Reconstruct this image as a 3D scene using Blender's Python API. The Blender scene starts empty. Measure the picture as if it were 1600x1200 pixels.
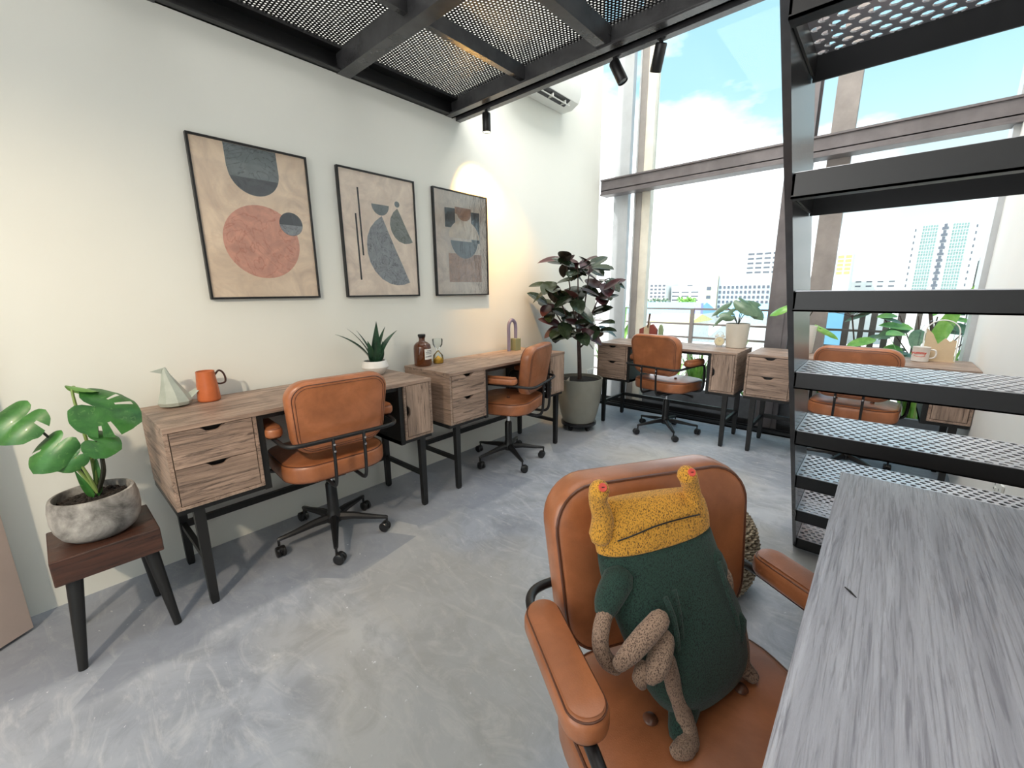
import bpy, math, random
from math import sin, cos, pi, radians as R
from mathutils import Vector, Matrix
S = bpy.context.scene
COL = S.collection

# ------------------------------------------------------------------ camera
def make_camera():
    yaw, pitch, roll = 0.7246, 0.2160, -0.0102
    f = Vector((-sin(yaw)*cos(pitch), cos(yaw)*cos(pitch), -sin(pitch)))
    r0 = Vector((cos(yaw), sin(yaw), 0)); u0 = r0.cross(f)
    r = r0*cos(roll)+u0*sin(roll); u = -r0*sin(roll)+u0*cos(roll)
    cd = bpy.data.cameras.new('camera'); cd.sensor_width = 36; cd.lens = 654.03/1600*36
    cd.clip_start = .02; cd.clip_end = 800
    o = bpy.data.objects.new('camera', cd); COL.objects.link(o)
    m = Matrix((r, u, -f)).transposed().to_4x4(); m.translation = (2.3425, .0625, 1.2192)
    o.matrix_world = m; S.camera = o
make_camera()

# ------------------------------------------------------------------ sky
def make_world():
    w = bpy.data.worlds.new('sky'); S.world = w; w.use_nodes = True
    n = w.node_tree.nodes; l = w.node_tree.links; n.clear()
    tc = n.new('ShaderNodeTexCoord'); sx = n.new('ShaderNodeSeparateXYZ'); l.new(tc.outputs['Generated'], sx.inputs[0])
    hz = n.new('ShaderNodeValToRGB'); l.new(sx.outputs['Z'], hz.inputs[0])
    e = hz.color_ramp.elements
    e[0].position = 0; e[0].color = (.62, .69, .69, 1); e[1].position = .62; e[1].color = (.225, .41, .53, 1)
    m = e.new(.16); m.color = (.46, .60, .64, 1)
    m = e.new(.36); m.color = (.29, .49, .58, 1)
    mp = n.new('ShaderNodeMapping'); mp.inputs['Scale'].default_value = (1.5, 1.5, 3.6); mp.inputs['Location'].default_value = (.35, .1, .1)
    l.new(tc.outputs['Generated'], mp.inputs[0])
    no = n.new('ShaderNodeTexNoise'); no.inputs['Scale'].default_value = 1.7; no.inputs['Detail'].default_value = 7; no.inputs['Roughness'].default_value = .55
    l.new(mp.outputs[0], no.inputs[0])
    # clouds lie thicker low down and towards the left (-x)
    ma = n.new('ShaderNodeMath'); ma.operation = 'MULTIPLY_ADD'; l.new(sx.outputs['X'], ma.inputs[0]); ma.inputs[1].default_value = -.42; l.new(no.outputs[0], ma.inputs[2])
    mb = n.new('ShaderNodeMath'); mb.operation = 'MULTIPLY_ADD'; l.new(sx.outputs['Z'], mb.inputs[0]); mb.inputs[1].default_value = -.62; l.new(ma.outputs[0], mb.inputs[2])
    cr = n.new('ShaderNodeValToRGB'); l.new(mb.outputs[0], cr.inputs[0])
    cr.color_ramp.elements[0].position = .36; cr.color_ramp.elements[1].position = .70
    mx = n.new('ShaderNodeMix'); mx.data_type = 'RGBA'; l.new(cr.outputs[0], mx.inputs[0]); l.new(hz.outputs[0], mx.inputs[6]); mx.inputs[7].default_value = (1.9, 1.95, 2.0, 1)
    bg = n.new('ShaderNodeBackground'); l.new(mx.outputs[2], bg.inputs[0]); bg.inputs[1].default_value = 1.12
    out = n.new('ShaderNodeOutputWorld'); l.new(bg.outputs[0], out.inputs[0])
make_world()

def light(name, kind, loc, power, col=(1, 1, 1), target=None, size=.1, size_y=None, spot=None, blend=.5):
    d = bpy.data.lights.new(name, kind); d.energy = power; d.color = col
    if kind == 'AREA':
        d.size = size
        if size_y: d.shape = 'RECTANGLE'; d.size_y = size_y
    elif kind == 'SUN': d.angle = size
    else: d.shadow_soft_size = size
    if spot: d.spot_size = spot; d.spot_blend = blend
    o = bpy.data.objects.new(name, d); COL.objects.link(o); o.location = loc
    if target is not None:
        o.rotation_euler = (Vector(target)-Vector(loc)).to_track_quat('-Z', 'Y').to_euler()
    return o
# midday sun, high over the left of the building: it lights the town, never the camera's side of the room
light('sun', 'SUN', (0, 0, 20), 4.6, (1, .96, .9), target=(5.2, 2.6, 0+20-9), size=R(1))
# added fill panels without fixtures, overhead and behind the camera; then a warm lamp
light('ceiling_fill', 'AREA', (1.3, 3.2, 4.5), 27, (1, .97, .93), target=(1.3, 3.2, 0), size=1.6, size_y=1.2)
light('loft_fill', 'AREA', (1.2, .9, 4.5), 75, (1, .97, .93), target=(1.2, .9, 0), size=2.0, size_y=2.4)
light('rear_fill', 'AREA', (1.3, -1.4, 2.1), 11, (1, .93, .84), target=(1.0, 1.8, .5), size=1.3, size_y=.8)
light('lamp_light', 'SPOT', (1.9, -1.2, 2.2), 85, (1, .82, .60), target=(0, .2, .45), size=.05, spot=R(66), blend=.9)
S.view_settings.view_transform = 'Standard'; S.view_settings.look = 'None'
S.view_settings.exposure = .82; S.view_settings.gamma = 1; S.view_settings.use_curve_mapping = False
S.cycles.use_denoising = True
S.cycles.max_bounces = 8; S.cycles.diffuse_bounces = 5; S.cycles.transparent_max_bounces = 16
S.cycles.caustics_reflective = False; S.cycles.caustics_refractive = False; S.cycles.sample_clamp_indirect = 6

# ------------------------------------------------------------------ materials
class N:
    def __init__(s, name):
        s.m = bpy.data.materials.new(name); s.m.use_nodes = True
        s.n = s.m.node_tree.nodes; s.l = s.m.node_tree.links
        s.b = s.n['Principled BSDF']; s.x = 0
    def new(s, t, **k):
        o = s.n.new(t)
        for a, v in k.items(): setattr(o, a, v)
        return o
    def inp(s, o, **k):
        for a, v in k.items():
            i = o.inputs[a.replace('_', ' ')]
            if hasattr(v, 'is_output'): s.l.new(v, i)
            else: i.default_value = v
    def coord(s, scale=(1, 1, 1), rot=(0, 0, 0), loc=(0, 0, 0), rnd=0):
        t = s.new('ShaderNodeTexCoord'); m = s.new('ShaderNodeMapping')
        m.inputs['Scale'].default_value = scale; m.inputs['Rotation'].default_value = rot; m.inputs['Location'].default_value = loc
        src = t.outputs['Object']
        if rnd:
            oi = s.new('ShaderNodeObjectInfo'); va = s.new('ShaderNodeVectorMath', operation='SCALE'); va.inputs[0].default_value = (7.1, 3.3, 5.7)
            s.l.new(oi.outputs['Random'], va.inputs['Scale'])
            ad = s.new('ShaderNodeVectorMath', operation='ADD'); s.l.new(src, ad.inputs[0]); s.l.new(va.outputs[0], ad.inputs[1]); src = ad.outputs[0]
        s.l.new(src, m.inputs[0]); return m.outputs[0]
    def noise(s, vec, scale, detail=4, rough=.5, dist=0):
        o = s.new('ShaderNodeTexNoise'); s.l.new(vec, o.inputs['Vector'])
        s.inp(o, Scale=scale, Detail=detail, Roughness=rough, Distortion=dist); return o.outputs[0]
    def ramp(s, fac, stops):
        o = s.new('ShaderNodeValToRGB'); s.l.new(fac, o.inputs[0]); e = o.color_ramp.elements
        while len(e) < len(stops): e.new(.5)
        for i, (p, c) in enumerate(stops):
            e[i].position = p; e[i].color = (*c, 1) if len(c) == 3 else c
        return o.outputs[0]
    def mix(s, fac, a, b, mode='MIX'):
        o = s.new('ShaderNodeMix', data_type='RGBA', blend_type=mode)
        for k, v in ((0, fac), (6, a), (7, b)):
            if hasattr(v, 'is_output'): s.l.new(v, o.inputs[k])
            elif k: o.inputs[k].default_value = (*v, 1)
            else: o.inputs[k].default_value = v
        return o.outputs[2]
    def math(s, op, a, b=0):
        o = s.new('ShaderNodeMath', operation=op)
        for i, v in enumerate((a, b)):
            if hasattr(v, 'is_output'): s.l.new(v, o.inputs[i])
            else: o.inputs[i].default_value = v
        return o.outputs[0]
    def bump(s, h, strength=.3, dist=.002):
        o = s.new('ShaderNodeBump'); s.l.new(h, o.inputs['Height']); o.inputs['Strength'].default_value = strength; o.inputs['Distance'].default_value = dist
        s.l.new(o.outputs[0], s.b.inputs['Normal'])
    def set(s, color=None, rough=None, metal=None, **k):
        if color is not None:
            if hasattr(color, 'is_output'): s.l.new(color, s.b.inputs['Base Color'])
            else: s.b.inputs['Base Color'].default_value = (*color, 1)
        if rough is not None:
            if hasattr(rough, 'is_output'): s.l.new(rough, s.b.inputs['Roughness'])
            else: s.b.inputs['Roughness'].default_value = rough
        if metal is not None: s.b.inputs['Metallic'].default_value = metal
        for a, v in k.items(): s.b.inputs[a.replace('_', ' ')].default_value = v
        return s.m

def plain(name, col, rough=.5, metal=0, var=.12, scale=6, bump=0, **k):
    s = N(name); v = s.coord()
    f = s.noise(v, scale, 5, .6)
    c = s.ramp(f, [(.3, tuple(x*(1-var) for x in col)), (.7, tuple(min(1, x*(1+var)) for x in col))])
    if bump: s.bump(s.noise(v, scale*12, 3), bump, .001)
    return s.set(c, rough, metal, **k)

def wood(name, axis, light_c=(.42, .295, .225), dark_c=(.065, .042, .032), rough=.5, bumpk=.6, fine=1., stain=.75, k=1.):
    s = N(name)
    def st(lo, hi): return {'x': (lo*k, hi*k, hi*k), 'y': (hi*k, lo*k, hi*k), 'z': (hi*k, hi*k, lo*k)}[axis]
    big = s.noise(s.coord(st(.9, 5.5), rnd=1), 1.6, 5, .6, 1.5)       # broad tone changes between boards
    mid = s.noise(s.coord(st(2.2, 26), rnd=1), 1.5, 9, .72, 1.1)      # torn grain
    fin = s.noise(s.coord(st(5, 130), rnd=1), 1.3, 5, .65, .3)        # fine fibres
    knot = s.new('ShaderNodeTexWave', wave_type='RINGS', rings_direction={'x': 'Y', 'y': 'X', 'z': 'Y'}[axis])
    s.l.new(s.coord(st(1.3, 5.0), loc=(.3, .2, .4), rnd=1), knot.inputs['Vector']); s.inp(knot, Scale=3.2, Distortion=7.0, Detail=4.0, Detail_Scale=.7)
    base = s.ramp(big, [(.30, tuple(a*.55+b*.45 for a, b in zip(light_c, dark_c))), (.47, tuple(x*.85 for x in light_c)), (.68, tuple(min(1, x*1.25) for x in light_c))])
    c = s.mix(s.math('MULTIPLY', s.ramp(knot.outputs[0], [(.0, (1,)*3), (.16, (0,)*3)]), .0 if axis == 'z' else .3), base, dark_c)
    crack = s.ramp(mid, [(.37, (1,)*3), (.455, (0,)*3)])
    c = s.mix(s.math('MULTIPLY', crack, stain), c, dark_c)
    fn = s.ramp(fin, [(.38, (1,)*3), (.55, (0,)*3)])
    c = s.mix(s.math('MULTIPLY', fn, .38*fine), c, tuple(x*1.25 for x in dark_c))
    hl = s.ramp(mid, [(.58, (0,)*3), (.72, (.45,)*3)]); c = s.mix(hl, c, tuple(min(1, x*1.5) for x in light_c))
    h = s.math('SUBTRACT', s.math('MULTIPLY', fin, .7), s.math('MULTIPLY', crack, .7))
    s.bump(h, bumpk, .0018)
    return s.set(c, rough-.06)

def leather(name, col):
    s = N(name); v = s.coord(rnd=1)
    a = s.noise(v, 7, 6, .62, .4); b = s.noise(v, 2.2, 3, .5)
    c = s.ramp(a, [(.3, tuple(x*.72 for x in col)), (.52, col), (.75, tuple(min(1, x*1.35+.01) for x in col))])
    c = s.mix(s.ramp(b, [(.45, (0, 0, 0)), (.7, (.5, .5, .5))]), c, tuple(x*.65 for x in col))
    vo = s.new('ShaderNodeTexVoronoi', feature='DISTANCE_TO_EDGE'); s.l.new(v, vo.inputs['Vector']); vo.inputs['Scale'].default_value = 260
    h = s.math('ADD', s.math('MULTIPLY', vo.outputs[0], .5), s.math('MULTIPLY', s.noise(v, 24, 4, .6), .8))
    s.bump(h, .22, .002)
    return s.set(c, s.ramp(a, [(.3, (.42,)*3), (.7, (.30,)*3)]), Coat_Weight=.25, Coat_Roughness=.22)

def speckle(name, col, dark, amount=.5, scale=230):
    s = N(name); v = s.coord((1, 1, .55)); a = s.noise(v, scale, 2, .6); b = s.noise(v, 14, 3)
    c = s.ramp(a, [(amount-.07, dark), (amount+.05, col)])
    c = s.mix(s.ramp(b, [(.4, (0, 0, 0)), (.75, (.35,)*3)]), c, tuple(x*.7 for x in col))
    s.bump(a, .6, .0015)
    return s.set(c, .95, Sheen_Weight=.15)

def floor_mat():
    s = N('polished_concrete'); v = s.coord()
    big = s.noise(v, 1.1, 6, .6, .6); mid = s.noise(v, 4.5, 8, .68, 1.4)
    sw = s.coord((1, 2.6, 1), (0, 0, R(35))); tro = s.noise(sw, 3.2, 9, .72, 2.6)
    c = s.ramp(big, [(.28, (.27, .30, .36)), (.48, (.41, .44, .50)), (.7, (.56, .58, .61))])
    c = s.mix(s.ramp(mid, [(.35, (.6,)*3), (.55, (0,)*3)]), c, (.23, .25, .285))
    c = s.mix(s.ramp(tro, [(.5, (0,)*3), (.72, (.7,)*3)]), c, (.62, .63, .65))
    warm = s.noise(s.coord((1, 1, 1), loc=(3.1, 5.2, 0)), .75, 3, .5, .4)
    c = s.mix(s.ramp(warm, [(.5, (0,)*3), (.62, (.45,)*3)]), c, (.47, .44, .37))
    # older, darker screed along the left wall with a ragged edge
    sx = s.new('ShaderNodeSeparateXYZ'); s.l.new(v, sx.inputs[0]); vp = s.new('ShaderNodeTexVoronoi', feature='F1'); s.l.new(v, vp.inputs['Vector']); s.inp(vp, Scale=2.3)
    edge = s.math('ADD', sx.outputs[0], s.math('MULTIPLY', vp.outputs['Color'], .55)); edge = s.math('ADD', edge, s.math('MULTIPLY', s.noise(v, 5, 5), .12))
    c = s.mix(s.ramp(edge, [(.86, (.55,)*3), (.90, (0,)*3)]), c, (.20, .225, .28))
    sp = s.noise(v, 42, 3, .6); c = s.mix(s.ramp(sp, [(.70, (0,)*3), (.74, (1,)*3)]), c, (.75, .76, .78))
    s.bump(s.math('ADD', tro, mid), .12, .004)
    return s.set(c, s.ramp(mid, [(.3, (.36,)*3), (.7, (.55,)*3)]))

def wall_mat(name='wall_paint', col=(.80, .81, .755)):
    s = N(name); v = s.coord(); a = s.noise(v, .9, 4, .5); b = s.noise(v, 90, 3, .6)
    c = s.ramp(a, [(.3, tuple(x*.96 for x in col)), (.7, tuple(min(1, x*1.03) for x in col))])
    s.bump(b, .12, .001); return s.set(c, .75)

def leafmat(name, a, b, vein=None, rough=.35):
    s = N(name); v = s.coord(); f = s.noise(v, 14, 4, .6, .5)
    c = s.ramp(f, [(.3, a), (.7, b)])
    if vein:
        v2 = s.noise(s.coord((1, 1, 1)), 60, 2, .5, 1.); c = s.mix(s.ramp(v2, [(.62, (0,)*3), (.7, (.35,)*3)]), c, vein)
    return s.set(c, rough, Coat_Weight=.1)

def two_sided(name, front, back, rough=.3):
    s = N(name); g = s.new('ShaderNodeNewGeometry'); v = s.coord(); f = s.noise(v, 9, 4, .6)
    fr = s.ramp(f, [(.3, tuple(x*.6 for x in front)), (.75, tuple(x*1.5 for x in front))])
    bk = s.ramp(f, [(.3, tuple(x*.7 for x in back)), (.75, tuple(x*1.3 for x in back))])
    return s.set(s.mix(g.outputs['Backfacing'], fr, bk), rough, Coat_Weight=.2, Coat_Roughness=.2)

def watercolor(name, col, dark, amt=.3, scale=9, rough=.5, coat=.15):
    s = N(name); v = s.coord(loc=(random.random()*5, 0, 0)); f = s.noise(v, scale, 6, .6, 1.8); g = s.noise(v, scale*.5, 4, .5, 3.)
    edge = s.ramp(g, [(.465, (0,)*3), (.495, (1,)*3), (.51, (0,)*3)])
    c = s.ramp(f, [(.3, tuple(x*.78 for x in col)), (.7, tuple(min(1, x*1.12) for x in col))])
    c = s.mix(s.math('MULTIPLY', edge, amt), c, dark)
    return s.set(c, rough, Coat_Weight=coat, Coat_Roughness=.06)

def glassmat(name, tint=(1, 1, 1), gloss=.08, rough=.02, wrinkle=0):
    s = N(name); s.n.remove(s.b)
    t = s.new('ShaderNodeBsdfTransparent'); t.inputs[0].default_value = (*tint, 1)
    g = s.new('ShaderNodeBsdfGlossy'); g.inputs['Roughness'].default_value = rough
    fr = s.new('ShaderNodeFresnel'); fr.inputs[0].default_value = 1.35
    if wrinkle:
        bp = s.new('ShaderNodeBump'); bp.inputs['Strength'].default_value = wrinkle; bp.inputs['Distance'].default_value = .01
        s.l.new(s.noise(s.coord((1, 2.2, 1)), 9, 4, .6, 2.2), bp.inputs['Height']); s.l.new(bp.outputs[0], g.inputs['Normal']); s.l.new(bp.outputs[0], fr.inputs['Normal'])
    mx = s.new('ShaderNodeMixShader'); f = s.math('MULTIPLY', fr.outputs[0], gloss*8)
    s.l.new(f, mx.inputs[0]); s.l.new(t.outputs[0], mx.inputs[1]); s.l.new(g.outputs[0], mx.inputs[2])
    s.l.new(mx.outputs[0], s.n['Material Output'].inputs[0]); return s.m

def emit(name, col, k):
    s = N(name); return s.set(col, .5, Emission_Color=(*col, 1), Emission_Strength=k)

random.seed(5)
M = {}
M['floor'] = floor_mat(); M['wall'] = wall_mat(); M['ceil'] = wall_mat('ceiling_paint', (.8, .8, .78)); M['white_wall'] = wall_mat('side_wall_paint', (.82, .82, .80))
M['woodx'] = wood('weathered_wood_long', 'x'); M['woody'] = wood('weathered_wood_deep', 'y'); M['woodz'] = wood('weathered_wood_upright', 'z', (.42, .30, .23))
M['edge'] = plain('wood_edge_band', (.17, .115, .09), .5, var=.2, scale=20)
M['stool'] = wood('dark_teak', 'y', (.085, .035, .022), (.018, .01, .008), .42, .4)
M['black'] = plain('black_powdercoat', (.012, .012, .013), .38, .1, bump=.05)
M['blackwood'] = plain('black_stained_wood', (.010, .010, .010), .45)
M['steel'] = plain('dark_grey_steel', (.085, .085, .09), .25, .45, var=.3, scale=9, bump=.25)
M['mesh'] = plain('black_perforated_steel', (.03, .03, .032), .4, .4)
M['tread'] = plain('galvanised_tread_steel', (.62, .62, .66), .30, .55, var=.12, scale=14)
M['leather'] = leather('cognac_leather', (.41, .145, .058))
M['leather_edge'] = leather('dark_leather_piping', (.13, .045, .022))
M['chrome'] = plain('chrome', (.75, .75, .77), .12, 1)
M['plastic'] = plain('black_plastic', (.01, .01, .011), .3)
M['mullion'] = plain('window_steel_paint', (.15, .135, .14), .45, .2, var=.2, bump=.2)
M['alu'] = plain('pale_aluminium', (.50, .52, .54), .4, .3, var=.08)
M['glass'] = glassmat('window_glass', (.97, .99, .99), .03)
M['clear'] = glassmat('clear_glass', (.93, .96, .95), .12)

# ------------------------------------------------------------------ mesh helpers
class MB:
    def __init__(s): s.v = []; s.f = []
    def add(s, vs, fs, mat=None):
        b = len(s.v)
        for p in vs:
            p = Vector(p); s.v.append(tuple(mat @ p) if mat is not None else tuple(p))
        s.f += [tuple(b+i for i in f) for f in fs]
        return s
    def box(s, x0, x1, y0, y1, z0, z1, mat=None):
        v = [(x, y, z) for z in (z0, z1) for y in (y0, y1) for x in (x0, x1)]
        return s.add(v, [(0, 2, 3, 1), (4, 5, 7, 6), (0, 1, 5, 4), (2, 6, 7, 3), (0, 4, 6, 2), (1, 3, 7, 5)], mat)
    def lathe(s, prof, n=32, c=(0, 0, 0), mat=None, cap=True):
        vs = []; fs = []
        for r, z in prof:
            for i in range(n):
                a = 2*pi*i/n; vs.append((c[0]+r*cos(a), c[1]+r*sin(a), c[2]+z))
        for k in range(len(prof)-1):
            for i in range(n):
                j = (i+1) % n; fs.append((k*n+i, k*n+j, (k+1)*n+j, (k+1)*n+i))
        if cap:
            fs.append(tuple(reversed(range(n)))); fs.append(tuple((len(prof)-1)*n+i for i in range(n)))
        return s.add(vs, fs, mat)
    def rings(s, rings, cap=True, closed=True, mat=None):
        n = len(rings[0]); vs = [p for r in rings for p in r]; fs = []
        for k in range(len(rings)-1):
            for i in range(n if closed else n-1):
                j = (i+1) % n; fs.append((k*n+i, k*n+j, (k+1)*n+j, (k+1)*n+i))
        if cap: fs.append(tuple(reversed(range(n)))); fs.append(tuple((len(rings)-1)*n+i for i in range(n)))
        return s.add(vs, fs, mat)
    def tube(s, pts, r, n=10, closed=False, flat=1., up=None, cap=True, mat=None):
        pts = [Vector(p) for p in pts]; m = len(pts); rs = r if isinstance(r, (list, tuple)) else [r]*m
        rings = []; prev = None
        for i, p in enumerate(pts):
            a = pts[(i-1) % m] if (i > 0 or closed) else p; b = pts[(i+1) % m] if (i < m-1 or closed) else p
            t = (b-a).normalized()
            if prev is None:
                ref = Vector(up) if up else (Vector((0, 0, 1)) if abs(t.z) < .9 else Vector((1, 0, 0)))
                x = (ref - t*ref.dot(t)).normalized()
            else: x = (prev - t*prev.dot(t)).normalized()
            prev = x; y = t.cross(x)
            rings.append([p + (x*cos(2*pi*k/n)*flat + y*sin(2*pi*k/n))*rs[i] for k in range(n)])
        if closed: rings.append(rings[0])
        return s.rings(rings, cap and not closed, mat=mat)
    def bar(s, p, q, w, h=None, up=(0, 0, 1), mat=None):
        p = Vector(p); q = Vector(q); h = h or w; t = (q-p).normalized(); u = Vector(up)
        if abs(u.dot(t)) > .95: u = Vector((0, 1, 0))
        x = t.cross(u).normalized(); y = x.cross(t)
        o = [x*sx*w/2+y*sy*h/2 for sx, sy in ((-1, -1), (1, -1), (1, 1), (-1, 1))]
        return s.rings([[p+a for a in o], [q+a for a in o]], mat=mat)
    def prism(s, poly, z0, z1, mat=None):
        n = len(poly); vs = [(x, y, z0) for x, y in poly]+[(x, y, z1) for x, y in poly]
        fs = [tuple(reversed(range(n))), tuple(range(n, 2*n))]+[(i, (i+1) % n, n+(i+1) % n, n+i) for i in range(n)]
        return s.add(vs, fs, mat)
    def build(s, name, mat, parent=None, smooth=None, bevel=0, loc=None, rot=None, sub=0, solid=0):
        me = bpy.data.meshes.new(name); me.from_pydata(s.v, [], s.f); me.update()
        me.materials.append(mat)
        o = bpy.data.objects.new(name, me); COL.objects.link(o)
        if parent: o.parent = parent
        if loc: o.location = loc
        if rot: o.rotation_euler = rot
        import bmesh
        if len(s.f) < 60000:
            bm = bmesh.new(); bm.from_mesh(me); bmesh.ops.recalc_face_normals(bm, faces=bm.faces) if smooth != 'keep' else None; bm.to_mesh(me); bm.free()
        if solid:
            md = o.modifiers.new('thickness', 'SOLIDIFY'); md.thickness = solid; md.offset = 0
        if sub:
            md = o.modifiers.new('sub', 'SUBSURF'); md.levels = sub; md.render_levels = sub
        if smooth:
            me.shade_smooth()
            if smooth not in ('keep', True): me.set_sharp_from_angle(angle=R(smooth))
            elif smooth is True: me.set_sharp_from_angle(angle=R(50))
        if bevel:
            md = o.modifiers.new('bevel', 'BEVEL'); md.width = bevel; md.segments = 2; md.limit_method = 'ANGLE'; md.angle_limit = R(40)
        return o

def rrect(a, b, r, n=7):
    r = max(.0005, min(r, a*.999, b*.999)); out = []
    for cx, cy, a0 in ((a-r, b-r, 0), (-(a-r), b-r, 90), (-(a-r), -(b-r), 180), (a-r, -(b-r), 270)):
        for i in range(n+1):
            t = R(a0+90*i/n); out.append((cx+r*cos(t), cy+r*sin(t)))
    return out
def spline(pts, k=6, closed=False):
    P = [Vector(p) for p in pts]; n = len(P); out = []
    segs = range(n) if closed else range(n-1)
    g = (lambda i: P[i % n]) if closed else (lambda i: P[max(0, min(n-1, i))])
    for i in segs:
        p0, p1, p2, p3 = g(i-1), g(i), g(i+1), g(i+2)
        for j in range(k):
            t = j/k; out.append(.5*((2*p1)+(p2-p0)*t+(2*p0-5*p1+4*p2-p3)*t*t+(3*p1-p0-3*p2+p3)*t*t*t))
    if not closed: out.append(P[-1])
    return out
def cushion(mb, a, b, r, t, e, crown_top=.01, crown_bot=.0, fn=None, n=8, taper=0):
    """rounded slab in the XY plane, thickness along Z; fn maps every point"""
    m = min(a, b); prof = []
    for i in (.93, .8, .6, .4, .22): q = m*i; prof.append((q, -crown_bot*(1-(1-i)**2)))
    for k in range(0, 5): ang = R(90*k/4); prof.append((e*(1-sin(ang)), e*(1-cos(ang))))
    for k in range(0, 5): ang = R(90*k/4); prof.append((e*(1-cos(ang)), t-e*(1-sin(ang))))
    for i in (.22, .4, .6, .8, .93): q = m*i; prof.append((q, t+crown_top*(1-(1-i)**2)))
    rings = []
    for q, z in prof:
        o = rrect(a-q, b-q, max(r-q, r*.25*(1-q/m)+.001), n)
        rings.append([fn(x*(1+taper*y/b), y, z) if fn else Vector((x*(1+taper*y/b), y, z)) for x, y in o])
    mb.rings(rings); return mb
def piping(mb, a, b, r, z, rad, fn=None, off=0, taper=0, n=8):
    pts = [(fn(x*(1+taper*y/b), y, z) if fn else Vector((x*(1+taper*y/b), y, z))) for x, y in rrect(a-off, b-off, r-off, n)]
    mb.tube(pts, rad, 6, closed=True)

# ------------------------------------------------------------------ naming helpers
def tag(o, label=None, cat=None, group=None, kind=None):
    if label: o['label'] = label
    if cat: o['category'] = cat
    if group: o['group'] = group
    if kind: o['kind'] = kind
    return o
def empty(name, loc, rz=0, label=None, cat=None, group=None):
    o = bpy.data.objects.new(name, None); COL.objects.link(o); o.location = loc; o.rotation_euler = (0, 0, rz)
    o.empty_display_size = .05
    return tag(o, label, cat, group)
def struct(name, mb, mat, **k): return tag(mb.build(name, mat, **k), kind='structure')
def copy_tree(o, parent=None):
    c = o.copy(); COL.objects.link(c)
    if parent: c.parent = parent
    for ch in list(o.children): copy_tree(ch, c)
    return c

# ------------------------------------------------------------------ room shell
W, YW, H = 2.797, 4.10, 4.75
YB = -1.9
struct('floor', MB().box(-.25, W+.25, YB-.2, 4.42, -.12, 0), M['floor'])
struct('wall_left', MB().box(-.2, 0, YB-.2, 4.075, 0, H), M['wall'])
struct('wall_right', MB().box(W, W+.2, YB-.2, 4.13, 0, H), M['white_wall'])
mb = MB(); mb.box(-.2, W+.2, YB-.2, YB, 0, .35); mb.box(-.2, .3, YB-.2, YB, .35, 2.3); mb.box(W-.3, W+.2, YB-.2, YB, .35, 2.3); mb.box(-.2, W+.2, YB-.2, YB, 2.3, H)  # wide opening added in the unseen rear wall to let in fill light
struct('wall_rear', mb, M['wall'])
struct('ceiling', MB().box(-.2, W+.2, YB-.2, 4.45, H, H+.15), M['ceil'])
# door leaf standing ajar by the left wall
d = MB(); d.box(0, .82, -.02, .02, .012, 2.2)
dd = struct('door_1', d, plain('door_laminate', (.55, .45, .40), .4, var=.05), bevel=.002)
dd.location = (.092, -.138, 0); dd.rotation_euler = (0, 0, math.atan2(-.085, .059))

# window front: floor track, cross beam, steel column, mullions, panes
mb = MB(); mb.box(0, W, 4.085, 4.10, 0, .035); mb.box(0, W, 4.15, 4.165, 0, .035); mb.box(0, W, 4.085, 4.26, 0, .012); mb.box(0, W, 4.235, 4.26, 0, .06)
struct('trim_1', mb, M['black'])
mb = MB(); mb.box(0, W, 4.10, 4.115, 2.18, 2.30); mb.box(0, W, 4.085, 4.22, 2.165, 2.18); mb.box(0, W, 4.085, 4.22, 2.30, 2.315); mb.box(0, W, 4.10, 4.13, 2.205, 2.215)
struct('trim_2', mb, M['mullion'], bevel=.001)
mb = MB()                                        # I-section column
mb.box(1.585, 1.75, 4.225, 4.24, 0, H); mb.box(1.585, 1.75, 4.38, 4.395, 0, H); mb.box(1.66, 1.675, 4.24, 4.38, 0, H); mb.box(1.625, 1.71, 4.213, 4.225, 0, H)
struct('trim_3', mb, M['mullion'])
mb = MB(); mb.box(.075, .235, 4.24, 4.30, 0, H); mb.box(.30, .315, 4.24, 4.28, 0, H)
struct('trim_4', mb, M['alu'])
mb = MB(); mb.box(.315, .375, 4.25, 4.33, 0, H)
struct('trim_5', mb, plain('taupe_frame', (.30, .28, .265), .5))
mb = MB(); mb.box(.375, .46, 4.26, 4.34, 0, H)
struct('trim_6', mb, plain('cream_frame', (.80, .76, .66), .5))
mb = MB(); mb.box(1.845, 1.99, 4.30, 4.36, 0, H)
struct('trim_7', mb, plain('taupe_mullion', (.30, .27, .255), .55, var=.2))
mb = MB(); mb.box(W-.03, W, 4.13, 4.30, 0, H)
struct('trim_8', mb, M['alu'])
for i, (x0, x1, z0, z1) in enumerate([(.46, 1.61, 2.315, H), (1.99, W-.03, 2.315, H)]):
    e = empty('window_%d' % (i+1), (0, 0, 0)); e['kind'] = 'structure'
    MB().box(x0, x1, 4.31, 4.316, z0, z1).build('pane', M['glass'], e)

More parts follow.
